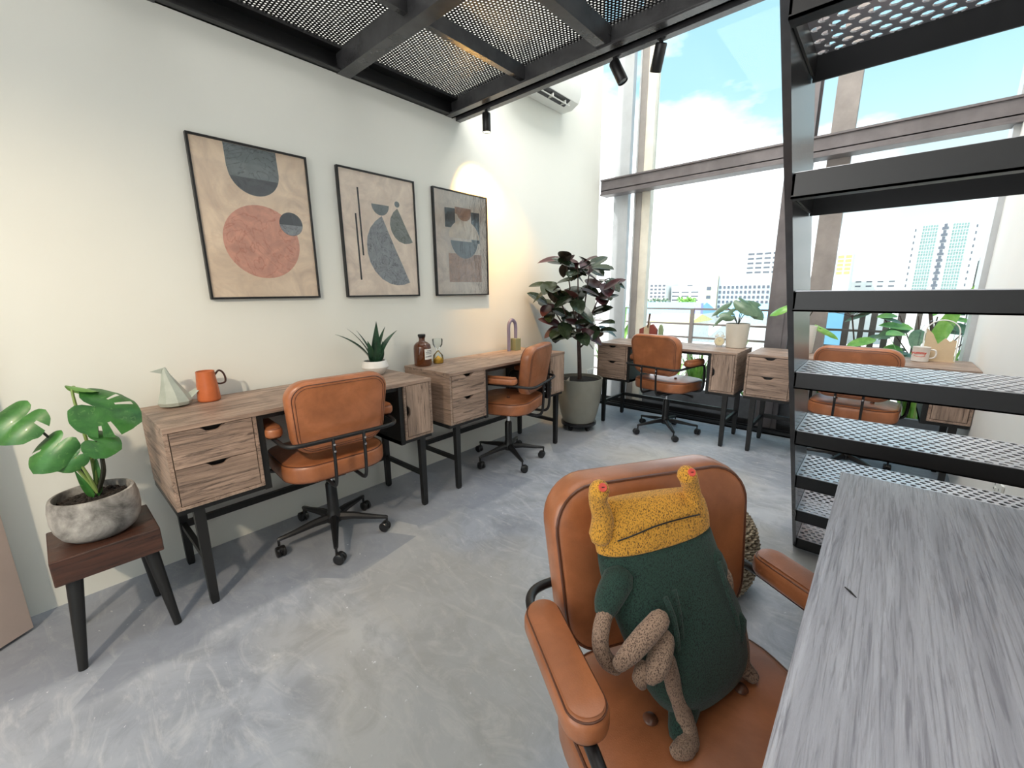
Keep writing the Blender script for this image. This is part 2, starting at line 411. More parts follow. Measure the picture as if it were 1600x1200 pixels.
# ------------------------------------------------------------------ perforated sheet
def perforated(x0, x1, y0, y1, z, pitch, rad):
    mb = MB(); row = pitch*.866; ny = int((y1-y0)/row); nx = int((x1-x0)/pitch)
    row = (y1-y0)/ny; pit = (x1-x0)/nx; a = []
    for k in range(8): t = R(45*k); a.append((cos(t)*rad, sin(t)*rad))
    V = mb.v; F = mb.f
    for j in range(ny):
        off = (j % 2)*.5*pit; cy = y0+(j+.5)*row; hy = row/2; n = nx-(j % 2)
        if j % 2:
            for xa, xb in ((x0, x0+off), (x1-off, x1)):
                b = len(V); V += [(xa, cy-hy, z), (xb, cy-hy, z), (xb, cy+hy, z), (xa, cy+hy, z)]; F.append((b, b+1, b+2, b+3))
        for i in range(n):
            cx = x0+off+(i+.5)*pit; hx = pit/2; b = len(V)
            V += [(cx+p, cy+q, z) for p, q in a]
            V += [(cx+hx, cy, z), (cx+hx, cy+hy, z), (cx, cy+hy, z), (cx-hx, cy+hy, z), (cx-hx, cy, z), (cx-hx, cy-hy, z), (cx, cy-hy, z), (cx+hx, cy-hy, z)]
            for k in range(8): k2 = (k+1) % 8; F.append((b+k, b+8+k, b+8+k2, b+k2))
    return mb

# ------------------------------------------------------------------ mezzanine
mez = empty('steel_mezzanine', (0, 0, 0), 0, 'black steel loft deck of perforated sheet on grey beams, above the left wall', 'mezzanine')
mb = MB(); mb.box(.001, 2.14, 2.075, 2.135, 2.352, 2.362); mb.box(.001, 2.14, 2.12, 2.135, 2.352, 2.47); mb.box(.001, 2.14, 2.135, 2.165, 2.40, 2.47)
mb.build('edge_beam', M['steel'], mez, bevel=.001)
MB().box(.001, 2.14, 2.166, 2.206, 2.345, 2.40).build('lighting_track', M['steel'], mez, bevel=.001)
for y0 in (1.337, .515, -.335):
    MB().box(0.001, 2.12, y0, y0+.075, 2.352, 2.455).build('cross_beam', M['steel'], mez, bevel=.001)
mb = MB(); mb.box(.001, .014, YB+.001, 2.12, 2.355, 2.456); mb.box(.001, .05, YB+.001, 2.12, 2.355, 2.363); mb.box(.014, .075, YB+.001, 2.12, 2.44, 2.456)
mb.build('wall_angle', M['black'], mez)
for y0, y1 in ((1.412, 2.12), (.59, 1.337), (-.26, .515)):
    MB().box(1.125, 1.178, y0, y1, 2.36, 2.455).build('deck_joist', M['steel'], mez, bevel=.001)
    for x in (.61, 1.69): MB().box(x, x+.032, y0, y1, 2.385, 2.455).build('deck_joist', M['steel'], mez)
    p = perforated(.004, 2.12, y0-.04, y1+.04, 2.458, .0185, .0056)
    tag(p.build('perforated_deck', M['mesh'], mez, solid=.002), kind=None)
MB().box(.001, 2.12, YB+.001, -.30, 2.457, 2.475).build('deck_plate', M['mesh'], mez)
MB().box(2.10, 2.14, YB+.001, 2.1, 2.36, 2.475).build('side_beam', M['steel'], mez)

# ------------------------------------------------------------------ staircase
st = empty('steel_staircase', (2.17, 2.33, 0), 0, 'open black steel staircase with perforated treads beside the right wall', 'staircase')
inv = (-2.17, -2.33, 0)
def sp(name, mb, mat, **k):
    o = mb.build(name, mat, st, **k); o.location = inv; return o
for x0 in (2.153, 2.780):
    poly = [(2.331, 0), (2.625, 0), (2.625-.854*2.6, 2.6), (2.331-.854*2.6, 2.6)]
    m = Matrix(((0, 0, 1, 0), (1, 0, 0, 0), (0, 1, 0, 0), (0, 0, 0, 1)))
    sp('stringer', MB().prism(poly, x0, x0+.014, m), M['steel'])
zs = [.282+.230*i for i in range(9)]; zs.insert(0, .055)
for i, z in enumerate(zs):
    yf = 2.331-.854*z; yb = yf+.275; x0, x1 = 2.168, 2.779
    t = sp('tread', perforated(x0, x1, yf+.004, yb, z+.012, .0265, .0092), M['tread'], solid=.003)
    mb = MB(); mb.box(x0, x1, yf, yf+.004, z-.036, z+.012); mb.box(x0, x1, yf, yf+.03, z-.036, z-.032)
    mb.box(x0, x1, yb-.004, yb, z-.036, z+.012)
    mb.box(x0, x0+.004, yf, yb, z-.03, z+.01); mb.box(x1-.004, x1, yf, yb, z-.03, z+.01)
    fo = mb.build('tread_frame', M['black'], t)

# ------------------------------------------------------------------ desk
def notch_poly(x0, x1, z0, z1, side):
    if side == 'top':
        c = (x0+x1)/2; w = .042; d = .019
        arc = [(c+w, z1), (c+w*.72, z1-d*.35), (c+w*.5, z1-d*.85), (c+w*.25, z1-d), (c-w*.25, z1-d), (c-w*.5, z1-d*.85), (c-w*.72, z1-d*.35), (c-w, z1)]
        return [(x0, z0), (x1, z0), (x1, z1)]+arc+[(x0, z1)]
    c = (z0+z1)/2; w = .042; d = .019
    arc = [(x0, c+w), (x0+d*.35, c+w*.72), (x0+d*.85, c+w*.5), (x0+d, c+w*.25), (x0+d, c-w*.25), (x0+d*.85, c-w*.5), (x0+d*.35, c-w*.72), (x0, c-w)]
    return [(x0, z0), (x1, z0), (x1, z1), (x0, z1)]+arc
XZ = Matrix(((1, 0, 0, 0), (0, 0, 1, 0), (0, 1, 0, 0), (0, 0, 0, 1)))
def make_desk():
    L, D, HT = 1.181, .455, .757
    t = empty('writing_desk', (0, 0, 0))
    MB().box(0, L, 0, D, HT-.018, HT).build('desk_top', M['woodx'], t, bevel=.0012)
    def cab(x0, x1, name):
        mb = MB(); z0, z1 = .437, HT-.018; w = .014
        mb.box(x0, x0+w, .004, D-.004, z0, z1); mb.box(x1-w, x1, .004, D-.004, z0, z1); mb.box(x0+w, x1-w, .004, D-.004, z0, z0+w)
        mb.box(x0+w, x1-w, D-.02, D-.006, z0+w, z1)
        c = mb.build(name, M['woody'], t, bevel=.0008)
        MB().box(x0+w, x1-w, .035, .04, z0+w, z1).build('notch_shade_plate', M['blackwood'], c)  # black plate added so the grip notches look shaded
    cab(0, .298, 'drawer_cabinet'); cab(.998, L, 'door_cabinet')
    MB().prism(notch_poly(.0165, .2815, .598, .7365, 'top'), .002, .02, XZ).build('drawer', M['woodx'], t, bevel=.0008)
    MB().prism(notch_poly(.0165, .2815, .4535, .5955, 'top'), .002, .02, XZ).build('drawer', M['woodx'], t, bevel=.0008)
    MB().prism(notch_poly(1.0145, L-.0165, .4535, .7365, 'side'), .002, .02, XZ).build('door', M['woodz'], t, bevel=.0008)
    mb = MB(); mb.box(.2985, .324, .012, D-.01, .414, HT-.0185); mb.box(.0, .324, .02, D-.02, .414, .4365)
    mb.box(.972, .9975, .012, D-.01, .414, HT-.0185); mb.box(.972, L, .02, D-.02, .414, .4365)
    mb.box(.324, .972, .02, .04, HT-.04, HT-.0185); mb.box(.324, .972, D-.05, D-.03, HT-.06, HT-.0185)
    mb.build('carcass_frame', M['blackwood'], t)
    for x in (.052, 1.103):
        for y in (.022, D-.05):
            mb = MB(); mb.rings([[(x+.003, y+.003, 0), (x+.025, y+.003, 0), (x+.025, y+.025, 0), (x+.003, y+.025, 0)],
                                 [(x, y, .012), (x+.028, y, .012), (x+.028, y+.028, .012), (x, y+.028, .012)],
                                 [(x-.003, y, .4135), (x+.033, y, .4135), (x+.033, y+.03, .4135), (x-.003, y+.03, .4135)]])
            mb.build('leg', M['blackwood'], t)
        MB().box(x+.004, x+.024, .05, D-.05, .185, .21).build('stretcher', M['blackwood'], t)
    MB().box(.08, 1.103, D-.046, D-.026, .185, .215).build('stretcher', M['blackwood'], t)
    return t
desk0 = make_desk()
DESKS = [((.487, .2965, 0), pi/2, 'weathered wood desk against the left wall nearest the stool, with bird figurine and orange jug'),
         ((.480, 1.6184, 0), pi/2, 'weathered wood desk along the left wall with brown bottle and purple arch'),
         ((.3726, 3.4934, 0), 0, 'weathered wood desk by the window left of the steel column, alarm clock on it'),
         ((1.612, 3.518, 0), 0, 'weathered wood desk by the window behind the staircase, white mug on it'),
         ((2.311, 1.382, 0), -pi/2, 'wood desk in the right foreground with window glare painted into its ridged top, partly under the stairs')]
desks = []
for i, (loc, rz, lab) in enumerate(DESKS):
    d = desk0 if i == 0 else copy_tree(desk0)
    d.location = loc; d.rotation_euler = (0, 0, rz); tag(d, lab, 'desk', 'weathered wood desks'); desks.append(d)
def ridged():  # desk wood with the window's reflection painted pale blue-grey into its colour
    s = N('ridged_wood_glare')
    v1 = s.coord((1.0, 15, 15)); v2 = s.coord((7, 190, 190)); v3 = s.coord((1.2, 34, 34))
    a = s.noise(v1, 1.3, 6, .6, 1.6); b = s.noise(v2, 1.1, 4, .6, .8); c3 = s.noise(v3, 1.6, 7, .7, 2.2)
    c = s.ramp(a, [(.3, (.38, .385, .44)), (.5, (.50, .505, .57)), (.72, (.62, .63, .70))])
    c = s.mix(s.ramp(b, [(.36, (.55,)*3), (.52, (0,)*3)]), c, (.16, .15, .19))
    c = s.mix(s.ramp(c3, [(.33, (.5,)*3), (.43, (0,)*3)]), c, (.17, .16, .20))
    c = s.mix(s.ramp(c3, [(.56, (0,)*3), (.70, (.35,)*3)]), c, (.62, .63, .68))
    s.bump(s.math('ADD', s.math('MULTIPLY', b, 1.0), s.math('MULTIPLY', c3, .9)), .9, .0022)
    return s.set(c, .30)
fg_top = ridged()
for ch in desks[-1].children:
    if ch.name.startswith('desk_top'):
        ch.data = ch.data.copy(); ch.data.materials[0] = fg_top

# ------------------------------------------------------------------ chair
def make_chair():
    t = empty('office_chair', (0, 0, 0))
    # seat
    sf = lambda x, y, z: Vector((x, y+.01, .40+z + .012*(y/.23)**2*(1 if y > 0 else -.2)*-1))
    s = cushion(MB(), .235, .232, .13, .088, .022, .012, 0, sf).build('seat', M['leather'], t, smooth=60)
    pm = MB(); piping(pm, .235, .232, .13, .0815, .0030, sf, .0066); piping(pm, .235, .232, .13, .0065, .0026, sf, .0066)
    pm.build('seat_piping', M['leather_edge'], s, smooth=True)
    for x in (-.096, .096):
        b = MB(); b.lathe([(.002, 0), (.011, .001), (.013, .004), (.009, .009), (.002, .0105)], 16, (x, -.045, .4985)); b.build('tuft_button', M['leather_edge'], s, smooth=True)
    # backrest: x lateral, y height, z towards the sitter
    def bf(x, y, z): return Vector((x, -.262 - .055*(y/.17)*.5 + z + .35*x*x, .706+y))
    a, b, r, th = .213, .166, .085, .078
    k = cushion(MB(), a, b, r, th, .024, .008, .004, bf, taper=.06).build('backrest', M['leather'], t, smooth=60)
    pm = MB()
    piping(pm, a, b, r, .0022, .0024, bf, .0165, .06); piping(pm, a, b, r, th-.0072, .0034, bf, .0072, .06)
    piping(pm, a, b, r, -.0012, .0011, bf, .027, .06)
    pm.build('backrest_piping', M['leather_edge'], k, smooth=True)
    # arm frame
    half = [(.10, .085, .386), (.19, .095, .386), (.238, .105, .395), (.258, .11, .43), (.262, .105, .53), (.261, .092, .605), (.259, .05, .622), (.258, -.05, .624), (.254, -.18, .620), (.242, -.252, .614), (.20, -.284, .612), (.1, -.290, .612), (0, -.290, .612)]
    pts = half+[(-x, y, z) for x, y, z in reversed(half[:-1])]
    MB().tube(spline(pts, 5), .0095, 10).build('arm_frame', M['black'], t, smooth=True)
    for sx in (-1, 1):
        af = lambda x, y, z: Vector((sx*(.259-.006*max(0, -y)/.12)+x, y-.060, .630+z))
        ap = cushion(MB(), .034, .118, .033, .046, .016, .004, 0, af, 8).build('arm_pad', M['leather'], t, smooth=60)
        pm = MB(); piping(pm, .034, .118, .033, .046-.0047, .0016, af, .0047); pm.build('pad_seam', M['leather_edge'], ap, smooth=True)
        x = sx*.068
        MB().tube(spline([(x, -.294, .618), (x, -.296, .56), (x, -.293, .47), (x, -.284, .41), (x, -.256, .386), (x, -.19, .384), (x, -.05, .384)], 5), .0095, 8, flat=.75).build('back_support', M['black'], t, smooth=True)
        MB().lathe([(.005, 0), (.005, .003), (.002, .004)], 10, mat=Matrix.Translation((x, -.305, .59)) @ Matrix.Rotation(R(90), 4, 'X')).build('bolt', M['chrome'], t)
        MB().lathe([(.005, 0), (.005, .003), (.002, .004)], 10, mat=Matrix.Translation((x, -.3055, .56)) @ Matrix.Rotation(R(90), 4, 'X')).build('bolt', M['chrome'], t)
    mb = MB(); mb.box(-.10, .10, -.10, .12, .372, .384); mb.box(-.05, .05, -.09, .09, .345, .372)
    mb.build('seat_plate', M['plastic'], t, bevel=.004)
    MB().tube([(.05, .02, .36), (.17, .03, .358), (.215, .03, .352), (.225, .03, .345)], [.005, .005, .011, .008], 8).build('height_lever', M['plastic'], t, smooth=True)
    MB().lathe([(.0125, .25), (.0125, .35)], 16).build('gas_lift', M['chrome'], t, smooth=True)
    base = MB().lathe([(.03, .075), (.042, .085), (.040, .115), (.030, .135), (.027, .15), (.026, .285), (.020, .295), (.013, .297)], 24)
    for k in range(5):
        a = 2*pi*k/5; m = Matrix.Rotation(a, 4, 'Z')
        ri = []
        for x, z, w, h in ((.02, .105, .022, .020), (.10, .102, .018, .015), (.20, .088, .013, .010), (.258, .082, .010, .008), (.268, .080, .006, .006)):
            ri.append([Vector((x, w*cx, z+h*cz)) for cx, cz in ((-1, -.8), (1, -.8), (1, .3), (.45, 1), (-.45, 1), (-1, .3))])
        base.rings(ri, mat=m)
    bo = base.build('star_base', M['black'], t, smooth=40)
    for k in range(5):
        a = 2*pi*k/5; px, py = .262*cos(a), .262*sin(a); sw = a+1.1+k*1.7
        m = Matrix.Translation((px, py, 0)) @ Matrix.Rotation(sw, 4, 'Z')
        mb = MB()
        mb.lathe([(.006, .045), (.006, .082)], 10, mat=Matrix.Translation((px, py, 0)))
        for sy in (-1, 1):
            mb.lathe([(.008, -.008), (.022, -.008), (.0255, -.005), (.0255, .005), (.022, .008), (.008, .009)], 20, mat=m @ Matrix.Translation((.014, sy*.0125, .0257)) @ Matrix.Rotation(R(90), 4, 'X'))
        mb.lathe([(.0, -.021), (.020, -.021), (.024, -.014), (.024, .014), (.020, .021), (0.0, .021)], 16, mat=m @ Matrix.Translation((.012, 0, .033)) @ Matrix.Rotation(R(90), 4, 'X') @ Matrix.Scale(.8, 4))
        mb.build('caster', M['plastic'], bo, smooth=40)
    return t, bo
chair0, base0 = make_chair()
CH = [((.352, .92), 175, -25, 'tan leather swivel chair at the desk with the orange jug, back to the camera'),
      ((.366, 2.25), 198, -27, 'tan leather swivel chair seen from the side at the desk with the brown bottle'),
      ((1.008, 3.60), 80, 19, 'tan leather swivel chair at the window desk left of the steel column'),
      ((2.262, 3.60), 86, 30, 'tan leather swivel chair at the window desk, seen through the stair treads'),
      ((2.222, .706), -32, 10, 'brown leather swivel chair in the foreground holding the plush toy')]
chairs = []
for i, ((x, y), ang, br, lab) in enumerate(CH):
    c = chair0 if i == 0 else copy_tree(chair0)
    c.location = (x, y, 0); c.rotation_euler = (0, 0, R(ang-90)); tag(c, lab, 'chair', 'leather swivel chairs')
    for ch in c.children:
        if ch.name.startswith('star_base'): ch.rotation_euler = (0, 0, R(br-(ang-90)))
    chairs.append(c)
#@@PART2
# ------------------------------------------------------------------ more materials
M['white_cer'] = plain('white_ceramic', (.78, .77, .74), .3, var=.04)
M['cream_cer'] = plain('cream_ceramic', (.62, .58, .50), .5, var=.06)
M['soil'] = plain('dark_soil', (.018, .013, .010), .9, var=.6, scale=40, bump=.8)
M['bird'] = plain('celadon_glaze', (.42, .47, .42), .3, var=.12, scale=14)
M['orange'] = plain('orange_glaze', (.55, .15, .055), .25, var=.15, scale=10)
M['dkbrown'] = plain('dark_brown_glaze', (.05, .018, .012), .3)
M['leaf_green'] = leafmat('monstera_leaf', (.02, .10, .022), (.07, .24, .05), (.16, .34, .10))
M['leaf_pale'] = leafmat('fresh_leaf', (.10, .26, .05), (.22, .42, .10))
M['leaf_dark'] = leafmat('snake_leaf', (.008, .035, .018), (.03, .09, .045), (.10, .2, .12), .3)
M['leaf_bright'] = leafmat('balcony_leaf', (.10, .32, .04), (.30, .55, .12))
M['leaf_grey'] = leafmat('greyish_leaf', (.06, .12, .07), (.16, .25, .15))
M['rubber'] = two_sided('rubber_plant_leaf', (.022, .036, .018), (.075, .055, .04), .22)
M['rubber_red'] = two_sided('young_rubber_plant_leaf', (.060, .020, .024), (.15, .05, .05))
M['stem'] = plain('green_stem', (.22, .32, .09), .5)
M['dkstem'] = plain('dark_stem', (.02, .022, .012), .5)
M['bark'] = plain('brown_bark', (.07, .045, .038), .8, var=.4, scale=30, bump=.8)
M['white_pl'] = plain('white_plastic', (.80, .81, .78), .4, var=.03)

# ------------------------------------------------------------------ leaf helpers
def leaf(mb, base, tip, normal, width, fold=.25, droop=.12, shape='ellipse', n=10, m=3):
    base = Vector(base); tip = Vector(tip); d = tip-base; L = d.length; t = d.normalized()
    nn = Vector(normal); nn = (nn-t*nn.dot(t)).normalized(); s = t.cross(nn); rows = []
    for i in range(n+1):
        u = i/n
        if shape == 'ellipse': w = sin(pi*min(1, u**.85))**.62
        elif shape == 'strap': w = (min(1, u*5+.45))*(1-u**3.2)**.8
        elif shape == 'lance': w = sin(pi*u**.6)**.9
        else: w = sin(pi*u)
        w = max(w, .03)*width/2; row = []
        for j in range(-m, m+1):
            v = j/m; row.append(base+d*u+s*(w*v)+nn*(-droop*L*(u*u)+droop*L*u*.8+fold*w*abs(v)))
        rows.append(row)
    mb.rings(rows, cap=False, closed=False)
def heart(mb, base, dirv, normal, L, W_, droop=.18, fold=.18, slits=(), nth=48, nr=9, wavy=.0):
    base = Vector(base); t = Vector(dirv).normalized(); nn = Vector(normal); nn = (nn-t*nn.dot(t)).normalized(); s = t.cross(nn)
    K = [(0, 1.06), (12, .98), (30, .90), (55, .74), (85, .62), (115, .58), (145, .52), (165, .38), (178, .06)]
    def rad(a):
        a = abs(a)
        for (a0, r0), (a1, r1) in zip(K, K[1:]):
            if a <= a1: q = (a-a0)/(a1-a0); q = q*q*(3-2*q); return r0+(r1-r0)*q
        return K[-1][1]
    vs = []; fs = []
    for i in range(nr+1):
        for j in range(nth+1):
            a = -178+356*j/nth; r = rad(a)*(i/nr)
            x = r*cos(R(a))*L; y = r*sin(R(a))*W_
            z = -droop*L*max(-.2, x/L)*abs(x/L)+fold*abs(y)-1.1*abs(y)**2/W_+wavy*L*sin(a*.12)*(i/nr)**2
            vs.append(base+t*x+s*y+nn*z)
    for i in range(nr):
        for j in range(nth):
            a = -178+356*(j+.5)/nth
            if any(lo <= a <= hi and r0 <= (i+.5)/nr <= r1 for lo, hi, r0, r1 in slits): continue
            p = i*(nth+1)+j; fs.append((p, p+1, p+nth+2, p+nth+1))
    mb.add(vs, fs)

# ------------------------------------------------------------------ stool and monstera
sx0, sx1, sy0, sy1, sz = .225, .492, -.045, .230, .402
st2 = empty('plant_stool', (.35, .103, 0), 0, 'dark brown wooden stool with round tapered legs under the potted monstera', 'stool')
def loc(o, ref): o.location = -Vector((.362, .092, 0)); return o
mb = MB(); mb.box(sx0, sx1, sy0, sy1, .312, sz); loc(mb.build('seat', M['stool'], st2, bevel=.004), st2)
for (ax, ay), (bx, by) in (((.455, .0), (.497, -.032)), ((.452, .195), (.487, .225)), ((.262, .19), (.235, .208)), ((.262, 0), (.232, -.03))):
    loc(MB().tube([(ax, ay, .316), (bx, by, 0)], [.022, .0125], 18).build('leg', M['blackwood'], st2, smooth=40), st2)
pm = empty('potted_monstera', (.350, .100, .402), 0, 'green monstera in a rough grey concrete pot, on the dark stool', 'plant')
cm = N('rough_concrete'); v = cm.coord(); a = cm.noise(v, 9, 7, .65, .6); b_ = cm.noise(v, 50, 4)
c_ = cm.ramp(a, [(.36, (.10, .095, .09)), (.5, (.27, .26, .245)), (.68, (.50, .48, .45))]); cm.bump(b_, .5, .002)
M['concrete'] = cm.set(c_, .85)
pot = MB().lathe([(.070, 0), (.082, .002), (.100, .018), (.113, .045), (.118, .078), (.117, .115), (.112, .145), (.109, .152), (.101, .153), (.099, .148), (.100, .128), (.098, .120)], 48, cap=True).build('pot', M['concrete'], pm, smooth=50)
mb = MB(); random.seed(3)
mb.lathe([(.0985, .124), (.001, .128)], 32, cap=False)
for k in range(170):
    rr = .092*math.sqrt(random.random()); an = random.random()*2*pi; q = .006+random.random()*.004
    mb.lathe([(.001, -q*.7), (q*.8, -q*.4), (q, 0), (q*.75, q*.5), (.001, q*.7)], 6, (rr*cos(an), rr*sin(an), .128), cap=False)
mb.build('gravel', M['soil'], pm, smooth=True)
def mleaf(base, d, nrm, L, Wd, stem, mat='leaf_green', sm='stem', **k):
    o = Vector((.352, .088, .402))
    mb = MB(); heart(mb, Vector(base)-o, d, nrm, L, Wd, **k); mb.build('leaf', M[mat], pm, smooth='keep')
    MB().tube([Vector(p)-o for p in spline(stem, 6)], [.006-.0028*i/(len(spline(stem, 6))-1) for i in range(len(spline(stem, 6)))], 7).build('petiole', M[sm], pm, smooth=True)
hub = (.36, .10, .55)
SL = [(28, 34, .55, 1.), (50, 57, .62, 1.), (-34, -27, .5, .86), (-66, -56, .45, .92)]
mleaf((.395, .140, .858), (.15, .78, -.46), (.85, .05, .52), .125, .135, [hub, (.36, .128, .62), (.365, .132, .75), (.395, .14, .856)], sm='dkstem', slits=SL, droop=.2)
mleaf((.40, .123, .742), (.2, .70, -.42), (.85, .15, .5), .068, .078, [hub, (.38, .125, .64), (.40, .123, .742)], sm='dkstem', droop=.25)
mleaf((.375, .035, .748), (.1, -.78, -.72), (.80, -.40, .45), .098, .088, [hub, (.37, .07, .64), (.375, .035, .746)], slits=[(40, 47, .6, 1.)], droop=.25)
mleaf((.33, -.018, .848), (.22, -.82, -.62), (.70, -.35, .62), .098, .115, [hub, (.34, .07, .66), (.33, -.018, .846)], sm='dkstem', slits=[(-95, -80, .55, 1.)], droop=.22, fold=.5)
mleaf((.355, .107, .925), (.05, .90, -.34), (-.25, .3, .9), .058, .050, [hub, (.355, .105, .68), (.355, .098, .85), (.355, .098, .92), (.355, .107, .926)], mat='leaf_pale', droop=.1)
mleaf((.39, .068, .70), (-.05, -.70, -.45), (.62, .45, .6), .062, .06, [hub, (.38, .085, .63), (.39, .068, .699)], mat='leaf_green', droop=.35)
o = Vector(pm.location)
mb = MB(); leaf(mb, (0, .012, .13), (.01, .028, .29), (1, .2, 0), .024, .5, .02, 'lance'); leaf(mb, (0, .0, .13), (.02, -.03, .25), (1, -.2, 0), .022, .5, .02, 'lance')
mb.build('sheath', M['leaf_green'], pm, smooth='keep')

# ------------------------------------------------------------------ pictures
def shape(name, poly, lift, mat, par):    # flat patch of colour printed on the sheet; u to the right, v downward
    mb = MB(); n = len(poly); mb.add([(lift, u, .70-v) for u, v in poly], [tuple(range(n))]); return mb.build(name, mat, par)
def disc(cu, cv, ru, rv=None, a0=0, a1=360, rot=0, n=40):
    rv = rv or ru; out = []
    for i in range(n+1 if a1-a0 < 360 else n):
        t = R(a0+(a1-a0)*i/n); x = ru*cos(t); y = rv*sin(t); out.append((cu+x*cos(rot)-y*sin(rot), cv+x*sin(rot)+y*cos(rot)))
    return out
def picture(y0, lab):
    e = empty('framed_picture', (0.0, y0, 1.2), 0, lab, 'picture', 'framed prints on the left wall')
    mb = MB(); w = .0095; PW, PH, dp = .5025, .70, .024
    for b in ((0, w, 0, PH), (PW-w, PW, 0, PH), (w, PW-w, 0, w), (w, PW-w, PH-w, PH)): mb.box(.001, dp, b[0], b[1], b[2], b[3])
    mb.build('frame', M['black'], e, bevel=.0015)
    return e
paper = watercolor('peach_paper', (.93, .73, .56), (.80, .58, .42), .3, 6)
paper2 = watercolor('pale_peach_paper', (.92, .77, .65), (.80, .62, .50), .25, 6)
slate = watercolor('slate_wash', (.20, .235, .25), (.05, .06, .07), .6, 12)
slate2 = watercolor('dark_slate_wash', (.10, .115, .135), (.02, .02, .03), .5, 12)
grey = watercolor('grey_wash', (.30, .33, .36), (.06, .06, .08), .8, 16)
green_g = watercolor('grey_green_wash', (.22, .25, .24), (.05, .06, .06), .7, 14)
coral = watercolor('coral_wash', (.74, .38, .29), (.50, .16, .10), .5, 10)
ink = watercolor('ink_black', (.02, .02, .022), (.01, .01, .01), .2, 30)
tan = watercolor('tan_wash', (.50, .27, .16), (.2, .1, .08), .5, 10)
def sheet(e, mat):
    mb = MB(); mb.add([(.016, .0095, .0095), (.016, .493, .0095), (.016, .493, .6905), (.016, .0095, .6905)], [(0, 1, 2, 3)]); mb.build('print', mat, e)
e = picture(.6175, 'largest-looking print, grey arch above a coral circle, nearest the camera'); sheet(e, paper)
shape('painted_arch', [(.137, .0105), (.357, .0105), (.361, .112)]+disc(.251, .112, .11, .11, 0, 180, n=20)+[(.139, .112)], .0164, slate, e)
shape('painted_arch_base', disc(.251, .112, .109, .109, 18, 162, n=20), .0167, slate2, e)
shape('painted_circle', disc(.2535, .4315, .1695), .0164, coral, e)
shape('painted_dot', disc(.3935, .3335, .056), .0168, slate2, e)
shape('painted_dot_base', disc(.3935, .3335, .055, .055, 5, 175, n=20), .0171, grey, e)
e = picture(1.277, 'middle print of the three, two slim black bars beside grey leaf shapes'); sheet(e, paper2)
shape('painted_bar', [(0.112, 0.094), (0.122, 0.094), (0.1265, 0.463), (0.1165, 0.463)], .0164, ink, e)
shape('painted_bar', [(0.088, 0.235), (0.098, 0.235), (0.1015, 0.601), (0.091, 0.601)], .0164, ink, e)
shape('painted_bowl', disc(0.255, 0.169, .058, .060, 0, 180, n=20), .0164, slate, e)
shape('painted_leaf', [(0.26, 0.231), (0.213, 0.266), (0.178, 0.306), (0.156, 0.356), (0.149, 0.401), (0.151, 0.451), (0.163, 0.501), (0.191, 0.551), (0.236, 0.596), (0.291, 0.623), (0.341, 0.631), (0.391, 0.627), (0.433, 0.614), (0.386, 0.511), (0.339, 0.411), (0.299, 0.321)], .0164, grey, e)
shape('painted_leaf', [(0.371, 0.175), (0.341, 0.201), (0.319, 0.236), (0.313, 0.273), (0.321, 0.311), (0.341, 0.344), (0.371, 0.368), (0.411, 0.379), (0.446, 0.375), (0.472, 0.365), (0.441, 0.311), (0.415, 0.26), (0.391, 0.211)], .0164, green_g, e)
shape('painted_dot', disc(0.371, 0.152, .0175), .0164, slate, e)
e = picture(1.9238, 'print with dark blocks behind a pale circle, farthest of the three and lit from above'); sheet(e, paper2)
shape('painted_block', [(0.098, 0.116), (0.189, 0.113), (0.189, 0.241), (0.098, 0.241)], .0164, ink, e)
shape('painted_block', [(0.34, 0.121), (0.422, 0.118), (0.422, 0.331), (0.34, 0.331)], .0164, ink, e)
shape('painted_field', [(0.119, 0.411), (0.434, 0.411), (0.434, 0.605), (0.119, 0.607)], .0164, tan, e)
shape('painted_field', [(0.189, 0.101), (0.34, 0.101), (0.34, 0.146), (0.189, 0.146)], .0164, tan, e)
shape('painted_circle', disc(0.272, 0.311, .147, .130, 182, 358, n=30), .0167, paper, e)
shape('painted_circle_base', disc(0.272, 0.316, .130, .125, 4, 176, n=30), .0167, slate2, e)
shape('painted_bowl', disc(0.272, 0.139, .066, .048, 0, 180, n=20), .0170, tan, e)
glz = glassmat('picture_glazing', (1, 1, 1), .05, .03); glz2 = glassmat('wrinkled_film', (1, 1, 1), .15, .04, .10)
for y0 in (.6175, 1.277, 1.9238):
    par = [x for x in COL.objects if x.name.startswith('framed_picture') and abs(x.location.y-y0) < .01][0]
    mb = MB(); mb.box(.0195, .0205, .0096, .4929, .0096, .6904); mb.build('glazing', glz2 if y0 > 1.9 else glz, par)

# ------------------------------------------------------------------ things on desk 1
ZT = .7572
e = empty('bird_figurine', (.115, .408, ZT), 0, 'pale green faceted ceramic bird standing left of the orange jug', 'figurine')
rg = []
for z, rx, ry, cy, n in ((.000, .030, .034, .0, 0), (.008, .050, .055, 0, 0), (.022, .054, .062, 0, 0), (.060, .042, .046, -.003, 0), (.100, .027, .030, -.010, 0), (.140, .013, .015, -.017, 0), (.168, .004, .008, -.020, 0)):
    rg.append([Vector((rx*cos(2*pi*k/9), cy+ry*sin(2*pi*k/9), z)) for k in range(9)])
mb = MB(); mb.rings(rg); mb.build('body', M['bird'], e)
mb = MB(); mb.add([(.006, -.026, .166), (-.006, -.026, .166), (0, -.012, .171), (0, -.066, .158), (.005, -.030, .146), (-.005, -.030, .146)], [(0, 2, 3), (2, 1, 3), (0, 3, 4), (1, 5, 3), (4, 3, 5), (0, 4, 5, 1, 2)]); mb.build('beak', M['bird'], e)
